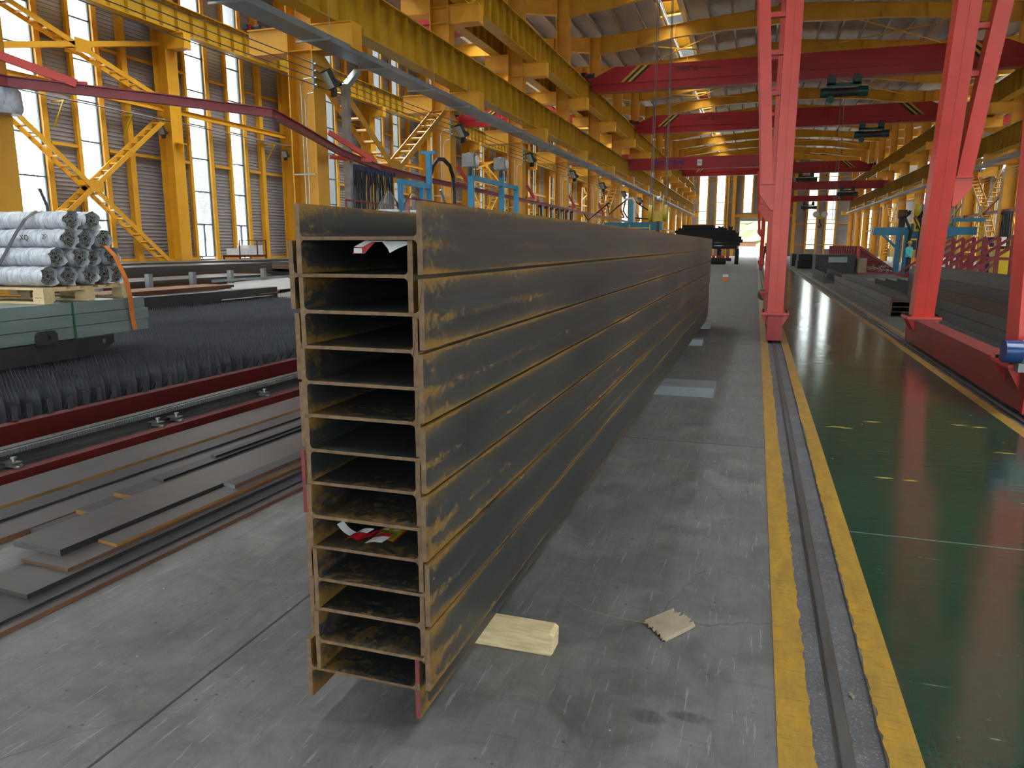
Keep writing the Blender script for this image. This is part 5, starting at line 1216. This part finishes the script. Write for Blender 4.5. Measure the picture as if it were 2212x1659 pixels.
def person(x, y, rz, lab, shirt, trouser, cap, s=1.0, hat=True, arm=1.0, bend=0):
    o = empty('person', (x, y, 0), rz); o.scale = (s, s, s); tag(o, lab, 'person')
    def skin(nm, verts, edges, rad, mat, root=0):
        me = bpy.data.meshes.new(nm); me.from_pydata(verts, edges, []); me.materials.append(mat)
        b = bpy.data.objects.new(nm, me); COL.objects.link(b); b.parent = o
        md = b.modifiers.new('skin', 'SKIN'); 
        for i, r in enumerate(rad): me.skin_vertices[0].data[i].radius = r if isinstance(r, tuple) else (r, r)
        me.skin_vertices[0].data[root].use_root = True
        sb = b.modifiers.new('sub', 'SUBSURF'); sb.levels = 1; sb.render_levels = 1; return b
    # pelvis, spine, neck, head; arms; legs
    me = bpy.data.meshes.new('probe'); bpy.data.meshes.remove(me)
    f = .10*bend
    V = [(0,0,.95),(0,-f*.3,1.15),(0,-f,1.38),(0,-f,1.50),(0,-f*1.1,1.56),(0,-f*1.2,1.65),(0,-f*1.2,1.73),
         (-.19,-f,1.42),(-.25,-.02-f,1.15),(-.22,-.16*arm-f,.98),(-.20,-.24*arm-f,.95), (.19,-f,1.42),(.25,-.02-f,1.15),(.22,-.16*arm-f,.98),(.20,-.24*arm-f,.95),
         (-.10,0,.90),(-.12,-.02,.50),(-.12,.02,.09),(-.12,-.13,.04),(.10,0,.90),(.12,.02,.50),(.13,.05,.09),(.13,-.10,.04)]
    E_ = [(0,1),(1,2),(2,3),(3,4),(4,5),(5,6),(2,7),(7,8),(8,9),(9,10),(2,11),(11,12),(12,13),(13,14),(0,15),(15,16),(16,17),(17,18),(0,19),(19,20),(20,21),(21,22)]
    Rr = [(.15,.10),(.14,.10),(.16,.10),.055,.055,.085,.07,.06,.045,.035,.035,.06,.045,.035,.035,.09,.06,.045,.04,.09,.06,.045,.04]
    me = bpy.data.meshes.new('body'); me.from_pydata(V, E_, [])
    b = bpy.data.objects.new('body', me); COL.objects.link(b); b.parent = o; me.materials.append(M['skin'])
    md = b.modifiers.new('skin', 'SKIN')
    if not me.skin_vertices: bpy.context.view_layer.update()
    return o, b, V, E_, Rr
def tubes_person(x, y, rz, lab, shirt, trouser, hatm, s=1.0):
    """continuous lofted body: torso, limbs and head grown from stacked rings; clothes as closely fitting shells"""
    o = empty('person', (x, y, 0), rz); o.scale = (s, s, s); tag(o, lab, 'person')
    b = MB()
    b.tube([(0,0,.86),(0,0,.95),(0,0,1.10),(0,0,1.28),(0,0,1.40),(0,0,1.45),(0,0,1.50),(0,-.01,1.54),(0,-.015,1.60),(0,-.01,1.67),(0,0,1.73),(0,0,1.755)], [.13,.15,.135,.165,.16,.08,.052,.055,.082,.092,.075,.02], 14)
    for sx in (-1, 1):
        b.tube([(sx*.15,0,1.40),(sx*.20,0,1.36),(sx*.24,.01,1.15),(sx*.24,-.10,.98),(sx*.22,-.20,.93)], [.06,.062,.048,.038,.032], 10)
        for k in range(5): a = -.035+.017*k; b.tube([(sx*.22+a,-.19,.93),(sx*.22+a,-.25,.92-.008*k),(sx*.22+a,-.28,.90)], [.010,.009,.006], 6)
        b.tube([(sx*.09,0,.92),(sx*.10,-.01,.70),(sx*.11,-.01,.48),(sx*.115,.015,.28),(sx*.12,.02,.09)], [.09,.082,.06,.055,.04], 12)
    b.tube([(0,-.095,1.625),(0,-.118,1.605),(0,-.10,1.60)], [.010,.014,.008], 6)
    b.build('body', M['skin'], o, smooth=True)
    c = MB().tube([(0,0,.88),(0,0,.96),(0,0,1.10),(0,0,1.28),(0,0,1.41),(0,0,1.47)], [.162,.165,.15,.18,.172,.08], 14)
    for sx in (-1, 1): c.tube([(sx*.14,0,1.41),(sx*.20,0,1.37),(sx*.245,.01,1.15),(sx*.243,-.09,.99)], [.07,.074,.060,.048], 10)
    c.build('jacket', shirt, o, smooth=True)
    c = MB().tube([(0,0,.99),(0,0,.84)], [.16,.155], 14)
    for sx in (-1, 1):
        c.tube([(sx*.085,0,.92),(sx*.10,-.01,.70),(sx*.11,-.01,.48),(sx*.115,.015,.28),(sx*.12,.02,.07)], [.10,.092,.075,.072,.062], 12)
    c.build('trousers', trouser, o, smooth=True)
    for sx in (-1, 1): MB().tube([(sx*.12,.05,.05),(sx*.12,-.05,.05),(sx*.12,-.15,.035)], [.045,.052,.03], 10).build('shoe', M['black'], o, smooth=True)
    if hatm: MB().tube([(0,0,1.66),(0,0,1.69),(0,0,1.74),(0,0,1.79)], [.135,.108,.10,.03], 14).build('helmet', hatm, o, smooth=True)
    else: MB().tube([(0,.02,1.64),(0,.015,1.70),(0,.01,1.775)], [.096,.10,.04], 12).build('hair', M['black'], o, smooth=True)
    return o
tubes_person(.95, 85, 0, 'person in dark clothes standing far down the aisle near the doorway', M['darkcloth'], M['darkcloth'], None)
tubes_person(7.85, 45.2, R(60), 'person in a turquoise jacket and yellow helmet working among the blue machines', M['workblue'], M['darkcloth'], M['hookyellow'])

# ------------------------------------------------------------------ right side stock and machines
for k in range(9):
    off = .02*(k % 2)
    o = hbeam('h_beam', 9.4 + rnd.uniform(-.2, .2), [M[['beampale','beamrust','beampale','beamrust','beamrust','beampale','beamdark','beampale','beampale'][k]], M['beamend']], seed=30+k); o.location = (4.03+off, 12.2+rnd.uniform(0, .2), .10+.105*k)
    tag(o, 'H beam in the stack behind the right gantry leg, %s' % ('top one' if k == 8 else ['lowest one','second from the bottom','third from the bottom','fourth from the bottom','fifth from the bottom','sixth from the bottom','seventh from the bottom','eighth from the bottom'][k]), 'steel beam', 'H beams behind the right gantry')
for k in range(3):
    o = hbeam('h_beam', 13.2, [M['beampale'], M['beamend']], seed=50+k); o.location = (3.10+.019*(k % 2), 18.2+.04*k, .10+.105*k); o.rotation_euler = (0, 0, -.004)
    tag(o, '%s of three H beams nested beside the right rail' % ['lowest', 'middle', 'top'][k], 'steel beam', 'three H beams beside the right rail')
for (x0, x1, y0, y1, h, lab) in ((4.75, 5.15, 22, 34, .2, 'long dark channel lying on the floor right of the three nested beams'), (2.75, 3.4, 33.4, 40, .42, 'open grey steel channel beyond the three nested beams'), (5.4, 5.8, 26, 33, .25, 'short grey channel on the right floor near the stack')):
    m = MB().box(x0, x1, y0, y1, 0, .015).box(x0, x0+.015, y0, y1, .015, h).box(x1-.015, x1, y0, y1, .015, h); tag(m.build('steel_channel', M['dark']), lab, 'steel channel')
o = empty('steel_box_girder', (3.15, 44.5, 0)); tag(o, 'big dark box girder piece with a pale patch beyond the nested beams', 'steel girder')
MB().box(0, 2.0, 0, .05, .05, .98).box(0, 2.0, 2.4, 2.45, .05, .98).box(0, .05, .05, 2.4, .05, .98).box(1.95, 2.0, .05, 2.4, .05, .98).box(-.05, 2.05, -.05, 2.5, 0, .05).box(-.05, 2.05, -.05, 2.5, .98, 1.03).build('box', M['dark'], o); MB().box(.65, 1.6, -.006, -.001, .62, .92).build('pale_patch', M['galvdull'], o)
for i, (x0, x1, y0, z0, z1, lab) in enumerate(((2.7, 4.2, 54, 0, .5, 'low black crate stack in the far right, lower one'), (2.75, 4.1, 54.1, .5, .95, 'low black crate stack in the far right, upper one'), (2.6, 3.7, 60, 0, .9, 'black steel block in the far right behind the crates'))):
    tag(MB().box(x0, x1, y0, y0+3, z0+.03, z1).box(x0+.1, x1-.1, y0-.02, y0, z0+.12, z1-.1).box(x0, x0+.2, y0, y0+3, z0, z0+.03).box(x1-.2, x1, y0, y0+3, z0, z0+.03).build('black_crate', M['black']), lab, 'crate')
tag(MB().box(3.6, 4.1, 50, 50.6, 0, .55).box(3.7, 4.0, 49.98, 50, .2, .5).build('pale_blue_box', M['tubegalv']), 'small pale blue box beside the far crates', 'box')
def redframe(x, y, w, h, lab, grp, flip=1):
    o = empty('slanted_rack', (x, y, 0)); tag(o, lab, 'frame', grp)
    MB().bar((0, 0, .05), (w, 0, .05), .12, .1).build('foot', M['pipered'], o)
    return o
for k in range(14):
    o = redframe(5.45, 46+1.3*k, 1.9, 1.5, 'red slanted support frame in the far right row, %s to the camera' % ORD[k], 'red frames far right')
    MB().box(-.08, .08, -.06, .06, .1, 1.5).build('post', M['red'] if k == 0 else M['pipered'], o)
    MB().bar((.05, 0, 1.45), (1.9, 0, .15), .12, .12).bar((.08,0,.75),(1.0,0,.75), .08, .08).build('brace', M['pipered'], o)
for k in range(7):
    y = 31.5+1.85*k; o = redframe(6.9, y, 2.6, 1.9, 'red slanted support frame behind the right gantry legs, %s to the camera' % ORD[k], 'red frames behind the right gantry')
    MB().bar((.1, 0, .15), (2.45, 0, 1.9), .10, .10).build('slanted_beam', M['pipered'], o)
    MB().box(2.38, 2.52, -.06, .06, .1, 1.85).build('post', M['pipered'], o); MB().box(1.4, 1.5, -.05, .05, .1, 1.1).build('post', M['pipered'], o); MB().bar((1.5,0,1.05),(2.4,0,1.05), .08, .08).bar((.6,0,.1),(1.4,0,.9), .08, .08).build('tie', M['pipered'], o)
o = MB().box(7.1, 9.5, 31.3, 44, .95, 1.03) if False else None
# scrap basket
o = empty('scrap_bundle', (6.3, 44.8, 0)); tag(o, 'pale bundle of crumpled scrap wire on a red base frame', 'scrap'); rr_ = random.Random(3)
m = MB()
for k in range(60):
    a = Vector((rr_.uniform(-.6, .6), rr_.uniform(-.3, .3), rr_.uniform(.12, .42))); m.tube([a, a+Vector((rr_.uniform(-.25,.25), rr_.uniform(-.2,.2), rr_.uniform(-.08,.15)))], .018, 4)
w_ = m.build('scrap_wires', M['cardboard'], o); w_['kind'] = 'stuff'; MB().box(-1.0, 1.1, -.35, .35, 0, .08).build('base_frame', M['pipered'], o); MB().tube([(-.8,0,.08),(-.8,0,.85)], .28, 14).build('sack', M['cardboard'], o, smooth=True)
o = empty('welding_manipulator', (7.6, 46, 0)); tag(o, 'large blue beam and column manipulator with hoses on the right side', 'machine')
MB().box(-1.5, 3.5, -.16, .16, 2.08, 2.24).box(-1.5, 3.5, -.20, -.10, 2.24, 2.34).box(-1.5, 3.5, -.16, .16, 2.34, 2.5).build('beam', M['blue'], o)
for x in (-.20, .22): MB().box(x-.13, x+.13, -.13, .13, 0, 2.08).build('column', M['blue'], o)
MB().bar((-1.0, 0, 2.1), (-.2, 0, 1.35), .1, .12).build('brace', M['blue'], o); MB().bar((2.6, 0, 2.1), (1.2, 0, 1.55), .1, .12).build('brace', M['blue'], o)
MB().box(.68, .92, -.3, -.17, .9, 3.7).build('mast', M['blue'], o); MB().box(.3, 1.4, -.38, -.20, 1.9, 2.7).build('carriage', M['teal'], o)
MB().tube([(.55,-.35,3.72),(.55,-.35,3.15),(.55,-.35,2.9)], [.17,.17,.03], 16).build('yellow_hopper', M['hookyellow'], o, smooth=True); MB().box(.42,.72,-.5,-.38,2.28,2.72).build('yellow_control_box', M['hookyellow'], o); MB().box(.52,.60,-.507,-.5,2.4,2.58).build('dark_slot', M['black'], o)
MB().tube([(-.35,-.3,3.2),(.05,-.3,3.2)], .24, 14).build('wire_reel', M['plateedge'], o, smooth=True); MB().box(-.3,0,-.35,-.1,2.5,3.0).build('reel_stand', M['dark'], o)
rr_ = random.Random(4)
for k in range(9):
    x = rr_.uniform(0, 1.0); MB().tube([(x,-.4,3.4-rr_.uniform(0,.3)),(x-.25,-.5,3.0),(x+.1,-.52,2.3),(x+.05,-.45,1.6),(x+rr_.uniform(0,.4),-.4,1.0)], .035, 6).build('hose', M['cable'], o)
MB().cbox(.35,-.45,1.55,.5,.3,.5).cbox(.9,-.45,1.3,.35,.3,.8).cbox(1.3,-.4,2.9,.4,.3,.6).build('torch_head', M['dark'], o); MB().cbox(1.0,-.5,.95,.2,.2,.4).build('yellow_bracket', M['hookyellow'], o)
o = empty('upper_boom', (10.6, 46.6, 0)); tag(o, 'short light blue boom at the edge of the right machines', 'machine'); MB().box(-.5, 1.0, -.12, .12, 2.8, 2.98).bar((-.4,0,2.8),(-1.0,0,2.2), .12, .16).build('boom', M['blue'], o); MB().box(.85,.97,-.08,.08,0,2.8).build('post', M['hookyellow'], o)
MB().box(-.9,-.84,-.1,.1,2.2,3.9).box(-.7,-.66,-.1,.1,2.2,3.5).box(-.5,-.46,-.1,.1,2.2,3.5).build('yellow_tubes', M['hookyellow'], o)
o = MB().tube([(12.6, 48, 0), (12.6, 48, 2.0)], .8, 24); tag(o.build('blue_tank', M['motorblue'], smooth=True), 'dark blue cylindrical tank near the right columns', 'tank')
o = empty('access_stair', (12.9, 45.5, 0)); tag(o, 'yellow access stair between the right columns', 'stair')
for x in (-.4, .4): MB().bar((x, -3, .1), (x, 1.2, 4.6), .05, .2).build('stringer', M['yellow'], o)
for k in range(16): MB().box(-.38, .38, -2.95+4.2*k/16, -2.7+4.2*k/16, .3+4.5*k/16, .34+4.5*k/16).build('tread', M['tread'], o)
o = MB().box(11.2, 12.0, 42.6, 43.3, 0, 1.35); tag(o.build('control_cabinet', M['hookyellow']), 'yellow control cabinet below the hanging cables on the right', 'cabinet')
o = MB().box(11.55, 11.85, 43.4, 43.5, 1.5, 1.95).build('notice_board', M['white']); tag(o, 'small white notice board below the hanging cables on the right', 'notice board'); o.parent = None
for i, (x, y, l) in enumerate(((5.6, 27, 1.6), (4.9, 36, 2.2))): tag(MB().box(x, x+l, y, y+2.5, 0, .02).build('floor_plate', M['sheetgrey']), 'flat grey plate on the floor at right, %s one' % ['nearer', 'farther'][i], 'plate')

# ------------------------------------------------------------------ outside
struct(MB().add([(-160,-60,-.30),(160,-60,-.30),(160,260,-.30),(-160,260,-.30)], [(0,1,2,3)]).build('ground', M['ground_out']))
def tree_mesh(seed, h=7.5, r=2.6, n=4200):
    rnd = random.Random(seed); o = empty('tree')
    MB().tube([(0,0,-.3),(.1,0,h*.35),(0,.1,h*.8)], [.22,.16,.05], 8).build('trunk', M['wood'], o)
    blobs = [(rnd.uniform(-1,1)*r*.7, rnd.uniform(-1,1)*r*.7, h*(.12+.78*rnd.random()), r*rnd.uniform(.35,.6)) for _ in range(20)]
    vs = []; fs = []
    for _ in range(n):
        bx_, by, bz, br = rnd.choice(blobs); d = Vector((rnd.gauss(0,1), rnd.gauss(0,1), rnd.gauss(0,1))).normalized(); c = Vector((bx_, by, bz)) + d*br*rnd.uniform(.75, 1.05)
        a = Vector((rnd.gauss(0,1), rnd.gauss(0,1), rnd.gauss(0,1))).normalized(); b = d.cross(a).normalized() if d.cross(a).length > .01 else Vector((1,0,0)); a = (a*.5 + d*.3).normalized(); s_ = rnd.uniform(.06, .13); k = len(vs)
        vs += [c-a*s_, c+b*s_*.6, c+a*s_, c-b*s_*.6]; fs.append((k, k+1, k+2, k+3))
    MB().add(vs, fs).build('foliage', M['leaf'], o); return o
protos = [tree_mesh(1), tree_mesh(2, 6.5, 2.2), tree_mesh(3, 8.5, 3.0)]
rnd = random.Random(12); first = {0: 1, 1: 1, 2: 1}; y = 8; i = 0
while y < 105:
    p_ = rnd.randrange(3); o = protos[p_] if first[p_] else copy_tree(protos[p_]); first[p_] = 0
    o.location = (-33 + rnd.uniform(-3, 3), y, -.3); o.rotation_euler = (0, 0, rnd.uniform(0, 6)); s_ = rnd.uniform(.85, 1.15); o.scale = (s_, s_, s_)
    tag(o, 'pale leafy tree outside the tall left windows', 'tree', 'trees outside the left windows'); y += rnd.uniform(3.2, 5.0); i += 1
for k in (0, 1, 2):
    if first[k]: protos[k].location = (-38, 60, -.3); tag(protos[k], 'pale leafy tree outside the tall left windows', 'tree', 'trees outside the left windows')
def hill():
    rnd = random.Random(6); vs = []; fs = []; nx, nz = 60, 16
    for j in range(nz+1):
        for i in range(nx+1):
            x = -60 + 120*i/nx; t = j/nz; z = -.3 + t*12*(1+.2*math.sin(x*.13)+.1*math.sin(x*.5)); vs.append((x+rnd.uniform(-.5,.5), 150+t*22+rnd.uniform(-1,1), z+rnd.uniform(-.4,.4)*(t > 0)))
    for j in range(nz):
        for i in range(nx): k = j*(nx+1)+i; fs.append((k, k+1, k+nx+2, k+nx+1))
    o = MB().add(vs, fs).build('hillside', M['hedge']); tag(o, 'bright green hillside seen through the far doorway', 'hillside', kind='stuff')
hill()
for i, (x, z, w, c) in enumerate(((-2.8, 0, 3.2, 'galv'), (-2.6, .8, 3.0, 'white'), (-2.7, 1.6, 2.6, 'plateedge'), (.9, 0, 3.4, 'white'), (1.0, .8, 3.0, 'galv'))):
    tag(MB().box(x, x+w, 126, 128.4, z-.3, z+.48).box(x-.05, x+w+.05, 125.9, 128.5, z+.44, z+.5).build('goods_bundle', M[c]), 'pale bundle of goods stacked outside the far doorway, %s' % ['lower left', 'middle left', 'upper left', 'lower right', 'upper right'][i], 'bundle', 'bundles outside the doorway')
